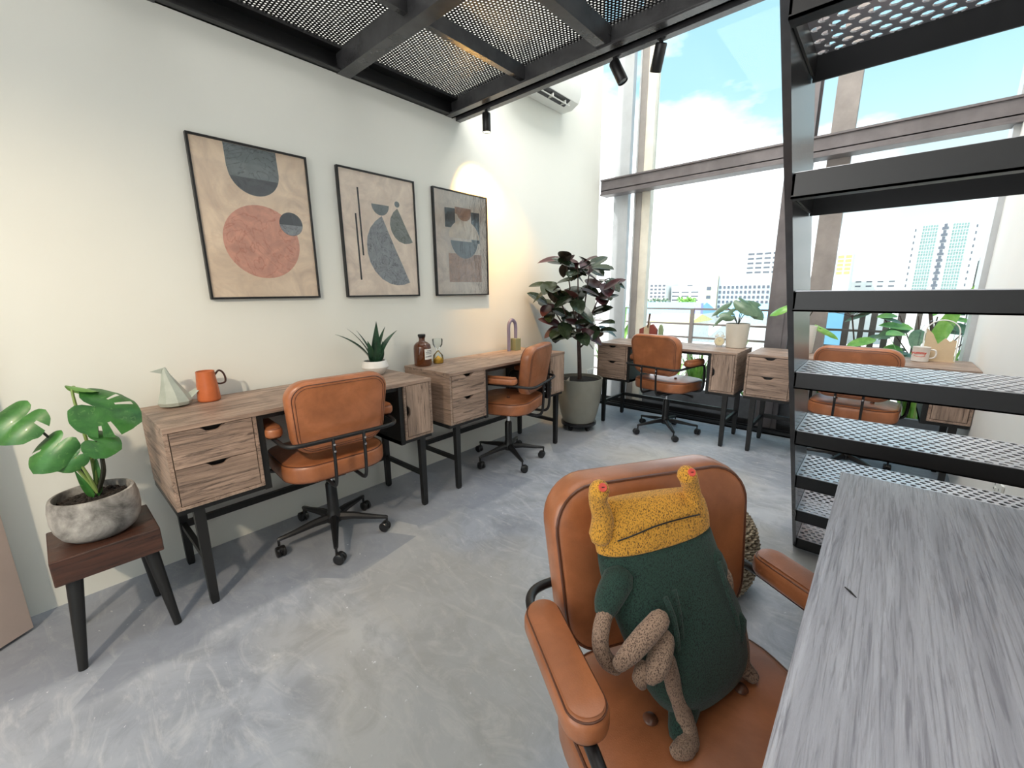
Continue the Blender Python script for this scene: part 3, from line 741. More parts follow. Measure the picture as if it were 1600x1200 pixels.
mb = MB(); mb.add([(.016, .035, .012), (-.016, .035, .012), (.022, .098, .070), (-.022, .098, .070), (.0, .045, .050), (.0, .10, .078)], [(0, 1, 3, 2), (0, 2, 5, 4), (1, 4, 5, 3), (2, 3, 5), (0, 4, 1)]); mb.build('tail', M['bird'], e)
e = empty('orange_jug', (.115, .528, ZT), 0, 'glossy orange ceramic jug with a dark handle, right of the bird figurine', 'jug')
MB().lathe([(.038, 0), (.043, .004), (.044, .012), (.040, .07), (.035, .128), (.0355, .134), (.033, .135), (.032, .128), (.036, .07), (.038, .012), (.002, .010)], 36).build('body', M['orange'], e, smooth=50)
MB().lathe([(.0318, .120), (.002, .121)], 24, cap=False).build('liquid', M['dkbrown'], e)
MB().tube(spline([(0, .034, .112), (0, .050, .130), (0, .064, .122), (0, .072, .10), (0, .070, .076), (0, .052, .070), (0, .038, .074)], 6), .0042, 8).build('handle', M['dkbrown'], e, smooth=True)
e = empty('potted_snake_plant', (.145, 1.340, ZT), 0, 'dark green spiky plant in an angular white ceramic pot on the first wall desk', 'plant')
MB().lathe([(.042, 0), (.046, .002), (.074, .040), (.076, .046), (.066, .078), (.062, .082), (.058, .081), (.062, .070), (.002, .068)], 40).build('pot', M['white_cer'], e, smooth=35)
MB().lathe([(.0615, .072), (.002, .075)], 24, cap=False).build('soil', M['soil'], e)
for b, t_, nrm, w, sh, dr in [((0, -.008, .07), (.0, .03, .305), (1, .1, 0), .060, 'lance', .02), ((0, -.015, .07), (0, -.205, .262), (.4, .4, .8), .048, 'lance', .35), ((-.01, -.01, .07), (-.01, -.135, .285), (.3, .5, .8), .040, 'lance', .3),
                            ((-.015, 0, .07), (-.02, -.08, .265), (.6, .5, .5), .034, 'lance', .2), ((0, .01, .07), (-.01, .085, .275), (.3, -.5, .8), .034, 'lance', .25), ((0, .015, .07), (0, .155, .255), (.3, -.5, .8), .040, 'lance', .4),
                            ((.01, .01, .07), (.03, .085, .205), (.4, -.4, .8), .040, 'lance', .45), ((.015, -.0, .07), (.035, .01, .20), (1, 0, .1), .052, 'strap', .05), ((.012, -.018, .07), (.02, -.045, .20), (1, -.2, .1), .044, 'lance', .1), ((.01, .02, .07), (.02, .05, .19), (1, .3, .2), .044, 'lance', .1)]:
    mb = MB(); leaf(mb, b, t_, nrm, w, .35, dr, sh, 12); mb.build('leaf', M['leaf_dark'], e, smooth='keep')

# ------------------------------------------------------------------ things on desk 2
e = empty('brown_bottle', (.12, 1.70, ZT), 0, 'brown glass apothecary bottle with black stopper and white label', 'bottle')
bg_ = N('amber_glass'); bg_.set((.16, .045, .012), .06, Transmission_Weight=.55, IOR=1.45, Coat_Weight=.5); M['amber'] = bg_.m
MB().lathe([(.050, 0), (.054, .003), (.056, .012), (.056, .115), (.052, .135), (.038, .150), (.022, .158), (.019, .165), (.019, .178), (.022, .180), (.022, .184)], 40).build('body', M['amber'], e, smooth=50)
MB().lathe([(.017, .176), (.019, .184), (.024, .188), (.025, .200), (.022, .204)], 24).build('stopper', M['plastic'], e, smooth=40)
mb = MB(); rows = []
for k in range(11): a = R(-38+76*k/10)+R(15); rows.append([Vector((.0566*cos(a), .0566*sin(a), z)) for z in (.045, .112)])
mb.rings(rows, cap=False, closed=False); lb = mb.build('label', M['white_pl'], e, solid=.0004)
for z, w_, h_ in ((.098, 22, .004), (.090, 30, .0025), (.084, 26, .0018), (.079, 28, .0018), (.060, 34, .004), (.066, 18, .0018)):
    mb = MB(); rows = []
    for k in range(7): a = R(-w_+2*w_*k/6)+R(15); rows.append([Vector((.0571*cos(a), .0571*sin(a), q)) for q in (z, z+h_)])
    mb.rings(rows, cap=False, closed=False); mb.build('label_print', M['plastic'], lb)
e = empty('hourglass', (.125, 1.822, ZT), 0, 'clear glass hourglass with yellow sand beside the brown bottle', 'hourglass')
MB().lathe([(.030, 0), (.035, .004), (.036, .02), (.032, .055), (.012, .078), (.005, .086), (.012, .094), (.032, .125), (.035, .155), (.033, .165)], 32).build('glass_bulb', M['clear'], e, smooth=60)
MB().lathe([(.031, .003), (.0335, .012), (.033, .024), (.001, .052)], 28).build('sand', plain('yellow_sand', (.75, .42, .05), .8, var=.2, scale=60), e, smooth=40)
e = empty('arch_sculpture', (.115, 2.597, ZT), 0, 'lavender tube arch resting on an olive block at the far end of the wall desk', 'sculpture')
MB().tube(spline([(0, -.052, .0), (0, -.052, .06), (0, -.052, .13), (0, -.052, .19), (0, -.042, .225), (0, -.012, .247), (0, .022, .225), (0, .032, .19), (0, .032, .13), (0, .032, .096)], 6), .0135, 14).build('arch', plain('lavender_ceramic', (.22, .20, .30), .4), e, smooth=True)
mb = MB(); mb.box(-.028, .028, .0, .064, 0, .096); mb.build('block', plain('olive_ceramic', (.27, .28, .15), .5), e, bevel=.002)

# ------------------------------------------------------------------ things on the window desks
def deco_leaf_plant(name, locn, lab, leaves, potr, poth, mat='leaf_grey', potm='cream_cer', soilz=None):
    e = empty(name, locn, 0, lab, 'plant')
    MB().lathe([(potr*.82, 0), (potr*.86, .003), (potr, poth-.004), (potr, poth), (potr*.93, poth), (potr*.91, poth*.86), (.002, poth*.86)], 40).build('pot', M[potm], e, smooth=45)
    MB().lathe([(potr*.91, poth*.88), (.002, poth*.9)], 24, cap=False).build('soil', M['soil'], e)
    for b, d, nrm, L, Wd in leaves:
        st_ = spline([(0, 0, poth*.88), Vector((b[0]*.3, b[1]*.3, poth*.88+(b[2]-poth*.88)*.5)), b], 5)
        MB().tube(st_, .0032, 6).build('stem', M['dkstem'], e, smooth=True)
        mb = MB(); heart(mb, b, d, nrm, L, Wd, .3, .2, nth=28, nr=5); mb.build('leaf', M[mat], e, smooth='keep')
    return e
deco_leaf_plant('potted_philodendron', (1.452, 3.85, ZT), 'drooping grey-green leafy plant in a cream pot on the window desk beside the clock',
    [((-.11, .0, .34), (-.85, -.1, -.5), (-.3, -.6, .7), .13, .06), ((-.07, -.02, .29), (-.9, -.2, -.65), (-.3, -.6, .7), .17, .045), ((.02, -.02, .36), (.8, -.2, -.45), (.2, -.6, .75), .14, .10),
     ((.09, .0, .33), (.75, -.1, -.6), (.3, -.6, .7), .12, .09), ((-.05, -.05, .26), (-.6, -.4, .1), (-.2, -.8, .5), .08, .07), ((.05, .04, .37), (.6, .4, .0), (0, -.5, .8), .10, .08)], .088, .195)
e = empty('alarm_clock', (1.338, 3.80, ZT), R(12), 'small cream twin-bell alarm clock standing beside the cream plant pot', 'clock')
RX = Matrix.Rotation(R(90), 4, 'X')
MB().lathe([(.030, -.022), (.038, -.018), (.040, 0), (.040, .012), (.037, .018), (.033, .019)], 32, mat=Matrix.Translation((0, 0, .048)) @ RX).build('case', M['cream_cer'], e, smooth=45)
MB().lathe([(.032, .0195), (.001, .0198)], 28, cap=False, mat=Matrix.Translation((0, 0, .048)) @ RX).build('dial', plain('clock_dial', (.78, .70, .45), .4), e)
mb = MB(); mb.bar((0, -.0205, .048), (.014, -.0205, .058), .0025, .001); mb.bar((0, -.0205, .048), (-.008, -.0205, .066), .002, .001); mb.build('hands', M['plastic'], e)
for k in range(12):
    a = R(30*k); MB().bar((.026*sin(a), -.0203, .048+.026*cos(a)), (.029*sin(a), -.0203, .048+.029*cos(a)), .0016, .001).build('hour_mark', M['plastic'], e)
for sx in (-1, 1):
    MB().lathe([(.017, 0), (.017, .004), (.011, .012), (.001, .015)], 20, mat=Matrix.Translation((sx*.020, 0, .087)) @ Matrix.Rotation(sx*R(28), 4, 'Y')).build('bell', M['cream_cer'], e, smooth=45)
    MB().tube([(sx*.018, 0, .014), (sx*.024, 0, 0)], .003, 8).build('foot', M['chrome'], e)
MB().tube(spline([(-.024, 0, .098), (-.02, 0, .118), (0, 0, .126), (.02, 0, .118), (.024, 0, .098)], 5), .0018, 8).build('handle', M['chrome'], e, smooth=True)
# little house of three painted boards
e = empty('wooden_house', (.722, 3.80, ZT), 0, 'toy house of red and pale wood boards with a brown spire on the window desk', 'ornament')
redw = plain('brick_red_paint', (.26, .06, .045), .6); pale = plain('pale_timber', (.62, .50, .33), .6, var=.15); brn = plain('brown_timber', (.12, .07, .045), .6); sage = plain('sage_paint', (.30, .38, .22), .6)
for nm, poly, y0, y1, mt in (('wall_board', [(-.083, 0), (-.04, 0), (-.04, .135), (-.083, .115)], -.014, .014, redw), ('wall_board', [(-.039, 0), (.012, 0), (.012, .175), (-.039, .13)], -.017, .014, pale),
                           ('wall_board', [(.013, 0), (.083, 0), (.083, .115), (.04, .165), (.013, .15)], -.014, .014, redw), ('spire', [(-.008, .135), (.004, .13), (.022, .26), (.004, .262)], -.022, -.0175, brn)):
    MB().prism(poly, y0, y1, XZ).build(nm, mt, e, bevel=.001)
e = MB().prism([(-.020, 0), (.020, 0), (.020, .12), (.010, .155), (0, .165), (-.012, .155), (-.020, .12)], -.012, .012, XZ).build('sage_block', sage, bevel=.001)
e.location = (.838, 3.80, ZT); tag(e, 'slim sage green rounded block next to the toy house', 'ornament')
# right window desk
deco_leaf_plant('white_potted_plant', (1.905, 3.83, ZT), 'leafy plant in a white pot partly hidden behind the stair stringer',
    [((-.14, -.03, .33), (-.7, -.2, -.3), (0, -.4, .9), .10, .07), ((.06, -.03, .345), (.9, -.1, .05), (0, -.5, .85), .14, .05), ((.10, .0, .18), (.8, -.1, -.35), (.1, -.7, .6), .12, .035), ((-.03, .02, .30), (-.3, .3, .4), (0, -.7, .6), .09, .06)], .078, .20, 'leaf_bright', 'white_cer')
e = empty('enamel_mug', (2.545, 3.80, ZT), 0, 'white mug with red lettering on the window desk behind the stairs', 'mug')
MB().lathe([(.035, 0), (.041, .003), (.042, .01), (.042, .092), (.0435, .094), (.041, .094), (.039, .088), (.039, .012), (.002, .008)], 32).build('body', M['white_cer'], e, smooth=45)
MB().tube(spline([(.040, 0, .078), (.062, 0, .076), (.070, 0, .055), (.064, 0, .03), (.041, 0, .022)], 6), .0045, 8).build('handle', M['white_cer'], e, smooth=True)
def text(body, size, locn, rot, mat, par, name='lettering', ext=.0006, bold=0):
    cu = bpy.data.curves.new(name, 'FONT'); cu.body = body; cu.size = size; cu.extrude = ext; cu.align_x = 'CENTER'; cu.offset = bold
    o = bpy.data.objects.new(name, cu); COL.objects.link(o); cu.materials.append(mat)
    dg = bpy.context.evaluated_depsgraph_get(); me = bpy.data.meshes.new_from_object(o.evaluated_get(dg)); bpy.data.objects.remove(o)
    o = bpy.data.objects.new(name, me); COL.objects.link(o); me.materials.clear(); me.materials.append(mat)
    o.location = locn; o.rotation_euler = rot
    if par: o.parent = par
    return o
redp = plain('red_print', (.60, .05, .03), .5)
text('yummy', .024, (-.010, -.0425, .052), (R(90), 0, R(-8)), redp, e, bold=.0006)
MB().tube(spline([(-.032, -.0275, .040), (-.012, -.041, .034), (.01, -.0415, .036), (.02, -.039, .042)], 5), .0014, 6).build('red_underline', redp, e)
e = empty('arched_display', (2.628, 3.87, ZT), 0, 'clear arched case holding pale plywood hills beside the white mug', 'display case')
arch = [(-.078, 0), (.078, 0)]+[(.078*cos(R(180*k/16)), .185+.078*sin(R(180*k/16))) for k in range(17)]
MB().prism(arch, .012, .014, XZ).build('back_pane', M['clear'], e)
MB().tube([Vector((x, -.01, z)) for x, z in arch[1:]+[arch[0]]], .0035, 6).build('arch_rim', M['white_pl'], e, smooth=True)
MB().tube([Vector((x-.02, .03, z)) for x, z in arch[1:]+[arch[0]]], .003, 6).build('arch_rim', M['clear'], e, smooth=True)
ply = plain('plywood', (.60, .47, .31), .6, var=.1)
MB().prism([(-.072, .006), (.072, .006), (.072, .14), (.045, .125), (.02, .15), (-.01, .11), (-.04, .175), (-.072, .21)], -.004, .002, XZ).build('plywood_hill', ply, e)
MB().prism([(-.072, .006), (.072, .006), (.072, .12), (.055, .145), (.03, .10), (.005, .075), (-.03, .085), (-.072, .10)], -.012, -.007, XZ).build('plywood_hill', ply, e)
mb = MB(); mb.box(-.08, .08, -.02, .035, 0, .006); mb.build('base', ply, e)

# mark on the near desk
mb = MB(); mb.tube([(2.352, .842, .7580), (2.359, .834, .7584), (2.367, .824, .7580)], [.0008, .0018, .0007], 6)
o = mb.build('dark_chip', M['plastic']); tag(o, 'tiny dark speck lying on the foreground desk', 'debris')

# ------------------------------------------------------------------ rubber plant
e = empty('rubber_plant', (.362, 3.215, 0), 0, 'tall rubber plant with dark burgundy leaves in a round grey-green pot in the corner', 'plant')
gp = plain('grey_green_pot', (.27, .265, .225), .55, var=.12, scale=5)
MB().lathe([(.135, .072), (.142, .075), (.165, .15), (.185, .25), (.197, .36), (.201, .45), (.203, .468), (.190, .468), (.188, .44), (.002, .43)], 56).build('pot', gp, e, smooth=45)
MB().lathe([(.1885, .442), (.1, .452), (.002, .455)], 32, cap=False).build('soil', M['soil'], e)
dl = MB().lathe([(.150, .045), (.158, .047), (.158, .068), (.150, .072)], 40).build('plant_dolly', M['plastic'], e, smooth=40)
for k in range(5):
    a = R(72*k-20); MB().lathe([(.006, -.011), (.021, -.011), (.0225, 0), (.021, .011), (.006, .011)], 18, mat=Matrix.Translation((.125*cos(a), .125*sin(a), .0226)) @ Matrix.Rotation(a, 4, 'Z') @ RX).build('caster', M['plastic'], dl, smooth=40)
def wl(x, y, z): return Vector((x, y, z))
tr = spline([(0, 0, .44), (-.004, -.004, .60), (-.01, -.01, .74), (-.012, -.012, .82)], 5)
MB().tube(tr, [.019-.004*i/len(tr) for i in range(len(tr))], 12).build('trunk', M['bark'], e, smooth=True)
random.seed(21)
r2 = Vector((.749, .663, 0)); toc = Vector((.53, -.85, 0))     # crown spreads both ways
tips = []
for ax, ay, az in [(-.20, .10, 1.30), (-.24, -.05, 1.12), (-.12, .12, .98), (.0, .14, 1.43), (.10, .05, 1.42), (.20, .05, 1.22), (.24, -.06, 1.32), (.16, .10, .95), (.02, .18, .92), (-.10, .05, 1.48), (.02, -.12, 1.25), (.10, -.10, 1.02), (-.02, .16, 1.18)]:
    p = r2*ax+toc*ay; p = Vector((p.x-.005, p.y-.06, az))
    if p.x+.362 < .07: p.x = -.292+random.random()*.03
    root = Vector((-.012, -.012, .80)) if az > .96 else Vector((-.008, -.008, .73))
    mid = root.lerp(p, .5)+Vector((0, 0, -.03)); q = spline([root, mid, p], 5)
    MB().tube(q, [.009-.005*i/(len(q)-1) for i in range(len(q))], 7).build('branch', M['bark'], e, smooth=True)
    tips.append((p, (p-root).normalized()))
for ti, (p, dr) in enumerate(tips):
    nl = 7
    for k in range(nl):
        a = 2*pi*k/nl+random.random()*.8; side = Vector((cos(a), sin(a), 0))
        el = random.uniform(-1.15, .3); d_ = (side*.9+Vector((0, 0, el))+dr*.35).normalized()
        L = random.uniform(.165, .225); b0 = p+Vector((0, 0, random.uniform(-.07, .02)))+d_*.02; tp = b0+d_*L
        if tp.x+.362 < .02: tp.x = -.34; 
        if b0.x+.362 < .02: b0.x = -.34
        mb = MB(); leaf(mb, b0, tp, Vector((0, 0, 1))+side*random.uniform(-.1, .6)+toc*.5, L*random.uniform(.50, .60), .22, random.uniform(.0, .16), 'ellipse', 9)
        mb.build('leaf', M['rubber_red' if (random.random() < .22 or (p.dot(r2) > .12 and random.random() < .5)) else 'rubber'], e, smooth='keep')
MB().add([(-.06, -.12, .452), (-.02, -.135, .456), (-.035, -.11, .485)], [(0, 1, 2)]).build('plant_tag', M['white_pl'], e, solid=.002)

# ------------------------------------------------------------------ plush toy on the near chair
c0 = Vector((2.279, .73, 0)); pa = R(-31.6)
pl_ = empty('plush_toy', (2.279, .73, .49), pa-pi/2, 'green and mustard plush creature with two horn eyes sitting on the foreground chair', 'plush toy')
def PL(l, k, z): return Vector((-l, k, z-.49))
mus = speckle('mustard_fabric', (.78, .38, .045), (.12, .05, .012), .45, 520)
grn = speckle('dark_green_fabric', (.022, .062, .045), (.005, .012, .011), .47, 620)
brw = speckle('brown_melange_fabric', (.36, .24, .17), (.09, .055, .04), .46, 560)
def loft(keys, n=28, e_=2.6, k=4):
    P = spline([Vector((q[0], q[1], q[2])) for q in keys], k); m = len(P); rings = []
    for i, p in enumerate(P):
        u = i/k; j = min(int(u), len(keys)-2); f = u-j; f = f*f*(3-2*f) if False else f
        a = keys[j][3]*(1-f)+keys[j+1][3]*f; b = keys[j][4]*(1-f)+keys[j+1][4]*f; yw = keys[j][5]*(1-f)+keys[j+1][5]*f
        tl = keys[j][6]*(1-f)+keys[j+1][6]*f
        ring = []
        for s_ in range(n):
            t = 2*pi*s_/n; cx = math.copysign(abs(cos(t))**(2/e_), cos(t))*a; cy = math.copysign(abs(sin(t))**(2/2.0), sin(t))*b
            ring.append(PL(p.x+cx*cos(yw), p.y+cy+cx*sin(yw), p.z+cx*tl+cy*.15))
        rings.append(ring)
    return rings
# keys: l, k, z, half width, half depth, yaw, tilt
body = [(-0.018, -0.112, 0.502, 0.08, 0.035, -0.25, -0.05), (-0.018, -0.114, 0.515, 0.112, 0.055, -0.25, -0.05), (-0.024, -0.118, 0.55, 0.13, 0.066, -0.24, -0.04), (-0.044, -0.132, 0.62, 0.136, 0.066, -0.18, -0.02), (-0.068, -0.152, 0.69, 0.13, 0.055, -0.1, 0), (-0.084, -0.166, 0.745, 0.122, 0.046, -0.04, 0.05), (-0.094, -0.172, 0.785, 0.113, 0.04, 0, 0.09)]
MB().rings(loft(body)).build('body', grn, pl_, smooth=70, sub=1)
head = [(-0.094, -0.172, 0.781, 0.114, 0.041, 0, 0.09), (-0.097, -0.175, 0.805, 0.115, 0.043, 0, 0.09), (-0.102, -0.178, 0.835, 0.113, 0.04, 0, 0.05), (-0.105, -0.18, 0.856, 0.108, 0.03, 0, 0), (-0.106, -0.181, 0.868, 0.094, 0.013, 0, -0.03)]
hd = MB().rings(loft(head)).build('head', mus, pl_, smooth=70, sub=1)
def limb(name, pts, rr, mat, par, flat=1.0, n=12):
    q = spline([PL(*p) for p in pts], 6); m = len(q); nk = len(rr)-1; rad = []
    for i in range(m):
        u = i/(m-1)*nk; j = min(int(u), nk-1); rad.append(rr[j]*(1-(u-j))+rr[j+1]*(u-j))
    # rounded ends
    d0 = (q[0]-q[1]).normalized(); d1 = (q[-1]-q[-2]).normalized()
    q = [q[0]+d0*rad[0]*.9, q[0]+d0*rad[0]*.6]+q+[q[-1]+d1*rad[-1]*.6, q[-1]+d1*rad[-1]*.9]; rad = [rad[0]*.25, rad[0]*.75]+rad+[rad[-1]*.75, rad[-1]*.25]
    return MB().tube(q, rad, n, flat=flat).build(name, mat, par, smooth=80)
for l0, l1, l2, kk in ((-.208, -.222, -.226, -.165), (-.028, -.040, -.058, -.168)):
    limb('horn_stalk', [(l0, kk, .815), (l0, kk+.004, .850), (l1, kk+.012, .885), (l2, kk+.022, .912)], [.020, .0180, .0150, .0165], mus, hd)
    p = PL(l2, kk+.022, .914); d_ = Vector((.12, .85, .50)).normalized()
    m = Matrix.Translation(p+d_*.0145) @ d_.to_track_quat('Z', 'Y').to_matrix().to_4x4()
    bt = MB().lathe([(.0060, 0), (.0070, .0015), (.0060, .003), (.0025, .0025)], 18, mat=m).build('button_eye', plain('red_button', (.80, .10, .07), .35), hd, smooth=40)
    MB().bar(m @ Vector((-.0022, 0, .0032)), m @ Vector((.0022, 0, .0032)), .0012, .0008).build('button_thread', M['plastic'], bt)
ms = [(-.190, -.140, .815), (-.165, -.135, .823), (-.12, -.1335, .834), (-.07, -.134, .838), (-.03, -.1385, .836)]
MB().tube(spline([PL(*q) for q in ms], 5), .0014, 6).build('mouth_seam', M['plastic'], hd)
# sleeves, arms and legs
limb('sleeve', [(-.185, -.140, .742), (-.208, -.128, .722), (-.218, -.122, .708)], [.026, .023, .019], grn, pl_, 1.1)
limb('arm', [(-.216, -.120, .712), (-.232, -.108, .690), (-.238, -.100, .662), (-.230, -.094, .638), (-.214, -.090, .622)], [.0125, .0135, .0130, .0125, .011], brw, pl_, 1.15)
limb('arm', [(-.212, -.075, .640), (-.222, -.066, .655), (-.205, -.062, .677), (-.180, -.064, .697), (-.152, -.070, .712)], [.009, .012, .0165, .0175, .0165], brw, pl_, .85)
limb('hand', [(-.140, -.070, .672), (-.158, -.056, .655), (-.170, -.050, .642), (-.178, -.048, .634)], [.016, .0185, .017, .012], brw, pl_, .9)
limb('hand', [(-.184, -.062, .640), (-.190, -.058, .626), (-.188, -.056, .616)], [.011, .0125, .009], brw, pl_)
limb('leg', [(-.138, -.062, .640), (-.130, -.060, .610), (-.121, -.058, .575), (-.108, -.052, .540), (-.106, -.040, .516), (-.112, -.026, .506)], [.012, .0125, .0125, .013, .0145, .0145], brw, pl_, 1.1)
limb('foot', [(-.112, -.030, .508), (-.124, -.022, .508), (-.140, -.020, .509)], [.0155, .0165, .013], brw, pl_, .9)
limb('sleeve', [(.012, -.150, .735), (.028, -.150, .712), (.034, -.148, .692)], [.024, .021, .018], grn, pl_, 1.0)
limb('arm', [(.030, -.148, .715), (.043, -.142, .695), (.050, -.140, .672), (.044, -.138, .655)], [.011, .012, .011, .009], brw, pl_, 1.1)
limb('leg', [(.050, -.125, .630), (.060, -.118, .600), (.066, -.110, .560), (.070, -.105, .525), (.082, -.090, .507)], [.013, .016, .016, .015, .012], brw, pl_, 1.1)
limb('trouser_cuff', [(-.085, -.075, .535), (-.102, -.058, .515), (-.118, -.045, .508)], [.030, .022, .017], grn, pl_, 1.1)
limb('trouser_cuff', [(.035, -.11, .60), (.048, -.112, .62)], [.028, .022], grn, pl_, .8)
for pts in ([(-.140, -.0765, .745), (-.128, -.0705, .715), (-.120, -.066, .68), (-.117, -.063, .65)], [(-.118, -.083, .748), (-.108, -.077, .70), (-.104, -.072, .66)], [(-.010, -.106, .760), (.010, -.098, .70), (.030, -.090, .64), (.040, -.088, .59)]):
    MB().tube(spline([PL(*q) for q in pts], 5), .0022, 6, flat=2.2).build('seam_welt', grn, pl_)

# ------------------------------------------------------------------ knitted pouf behind the near chair
pf = N('knitted_rope'); v = pf.coord(); wv = pf.new('ShaderNodeTexWave', wave_type='BANDS', bands_direction='Z'); pf.l.new(v, wv.inputs['Vector']); pf.inp(wv, Scale=24, Distortion=3, Detail=2)
pf.bump(wv.outputs[0], .5, .004); M['rope'] = pf.set(pf.ramp(wv.outputs[0], [(.2, (.16, .12, .08)), (.6, (.46, .38, .27))]), .9)
e = empty('knitted_pouf', (1.885, 1.79, 0), 0, 'round beige knitted rope pouf on the floor behind the foreground chair', 'pouf')
mb = MB(); nr, ns = 15, 44
MB().lathe([(.10, .002), (.17, .02), (.197, .09), (.202, .16), (.195, .235), (.16, .30), (.08, .325), (.002, .33)], 48).build('cushion', M['rope'], e, smooth=60)
for j in range(nr):
    ang = R(-62+124*j/(nr-1)+0); rr = .08+.125*cos(ang)**.7; z = .165+.165*sin(ang)*1.05; z = max(.013, min(.325, z)); pts = []
    for i in range(ns*3): t = 2*pi*i/(ns*3); w = .0035*sin(t*ns+j*pi); pts.append(((rr+w)*cos(t), (rr+w)*sin(t), z+.004*cos(t*ns+j*pi)))
    mb.tube(pts, .0095, 6, closed=True)
mb.build('rope_knit', M['rope'], e, smooth=True)

# ------------------------------------------------------------------ outlets, air conditioner, spot lamps
def outlet(x, y, z, nx, lab):
    e = empty('wall_outlet', (x, y, z), 0 if nx > 0 else pi, lab, 'outlet')
    mb = MB(); mb.box(.0005, .009, -.073, .073, -.043, .043); mb.build('cover_plate', M['white_pl'], e, bevel=.002)
    for s_ in (-1, 1):
        mb = MB()
        for a, b, w, h in ((0, .014, .003, .005), (-.011, -.008, .006, .0025), (.011, -.008, .006, .0025)): mb.box(.0088, .0096, s_*.036+a-w, s_*.036+a+w, b-h, b+h)
        mb.build('socket', M['plastic'], e); MB().box(.009, .013, s_*.036+.02, s_*.036+.028, -.008, .008).build('switch', M['white_pl'], e)
outlet(0, 3.99, .35, 1, 'white double outlet low on the left wall behind the rubber plant')
outlet(W, 2.61, .39, -1, 'white double outlet low on the right wall beneath the stairs')
e = empty('air_conditioner', (0, 2.60, 2.72), 0, 'white wall air conditioner with open louvre, partly hidden by the loft', 'air conditioner')
AL, AD, AH = .80, .20, .27
prof = [(0.001, 0.0), (.10, .0), (.17, .035), (.195, .09), (.20, AH-.02), (.18, AH), (.001, AH)]
XM = Matrix(((1, 0, 0, 0), (0, 0, 1, 0), (0, 1, 0, 0), (0, 0, 0, 1)))
MB().prism(prof, .0, AL, XM).build('casing', M['white_pl'], e, smooth=30, bevel=.006)
md = Matrix.Rotation(0, 4, 'Y')
MB().add([(.105, .08, -.001), (.168, .08, .031), (.168, AL-.12, .031), (.105, AL-.12, -.001), (.103, .08, -.003), (.166, .08, .029), (.166, AL-.12, .029), (.103, AL-.12, -.003)], [(0, 1, 2, 3), (7, 6, 5, 4), (0, 4, 5, 1), (1, 5, 6, 2), (2, 6, 7, 3), (3, 7, 4, 0)]).build('air_slot', M['plastic'], e)
mb = MB(); mb.bar((.150, .10, -.002), (.150, AL-.14, -.002), .055, .006, up=(.5, 0, .85)); mb.build('louvre', M['white_pl'], e)
for q in (.25, .45, .62): MB().box(.11, .16, q, q+.006, -.006, .02).build('louvre_fin', M['white_pl'], e)
def spot(x, y, ztop, aim, lab, lit):
    e = empty('spot_lamp', (x, y, ztop), 0, lab, 'spot lamp', 'track spot lamps under the loft edge')
    d_ = Vector(aim).normalized(); m = Matrix.Translation(Vector((0, 0, -.022))+d_*0) @ d_.to_track_quat('Z', 'Y').to_matrix().to_4x4()
    MB().lathe([(.010, -.026), (.010, 0)], 12).build('mount', M['black'], e)
    MB().lathe([(.002, -.012), (.024, -.010), (.0265, -.004), (.0265, .098), (.0245, .1), (.0235, .094), (.002, .090)], 28, mat=m).build('lamp_head', M['black'], e, smooth=45)
    MB().lathe([(.023, .0955), (.001, .0955)], 24, cap=False, mat=m).build('lamp_lens', emit('lit_lamp_lens', (1, .80, .52), 14) if lit else M['clear'], e)
    return e
spot(.268, 2.186, 2.344, (-.04, .05, -1), 'lit black spot lamp aimed at the farthest print', True)
spot(1.165, 2.186, 2.344, (.42, .12, -.85), 'unlit black spot lamp tilted to the right, in front of the left mullions', False)
spot(1.40, 2.186, 2.344, (-.35, .35, -.8), 'unlit black spot lamp nearest the staircase, half behind the loft edge', False)
light('spot_light', 'SPOT', (.262, 2.196, 2.215), 62, (1, .52, .12), target=(0.0, 2.40, 1.75), size=.012, spot=R(78), blend=.9)

# ------------------------------------------------------------------ balcony
struct('balcony_floor', MB().box(-2.5, 5.5, 4.42, 5.2, -.25, -.02), plain('balcony_concrete', (.35, .34, .32), .8))
struct('planter_wall', MB().box(-.3, 4.0, 4.36, 4.40, -.1, .24), plain('dark_wet_concrete', (.13, .14, .155), .6, var=.3))
o = MB().box(-.3, 4.0, 4.44, 4.86, -.02, .07).build('planter_soil', M['soil']); tag(o, 'dark soil strip of the balcony planter', 'soil', kind='stuff')
rail = plain('brown_grey_steel', (.20, .175, .165), .5, .2)
e = empty('balcony_railing', (0, 4.95, 0), 0, 'dark steel balcony railing with horizontal bars beyond the window desks', 'railing')
for z in (1.015, .85, .70, .54, .38, .22): MB().box(-1.2, 2.36, -.012, .012, z-.010, z+.010).build('rail', rail, e)
for x in (-1.0, -.15, .72, 1.59): MB().box(x-.02, x+.02, -.016, .016, -.02, 1.02).build('post', rail, e)
e = empty('slat_screen', (0, 5.02, 0), 0, 'upright brown slats of the balcony screen at the right of the railing', 'screen')
for x, w_ in ((2.08, .05), (2.19, .04), (2.27, .045), (2.36, .045), (2.45, .05), (2.56, .035)): MB().box(x-w_/2, x+w_/2, 0, .03, -.02, 1.12).build('slat', rail, e)
o = MB().box(1.45, 2.07, 5.6, 5.75, -.3, .98).build('blue_wall_panel', plain('sky_blue_panel', (.22, .55, .85), .6, var=.05)); tag(o, 'flat light blue wall panel seen behind the slats through the stairs', 'wall panel')

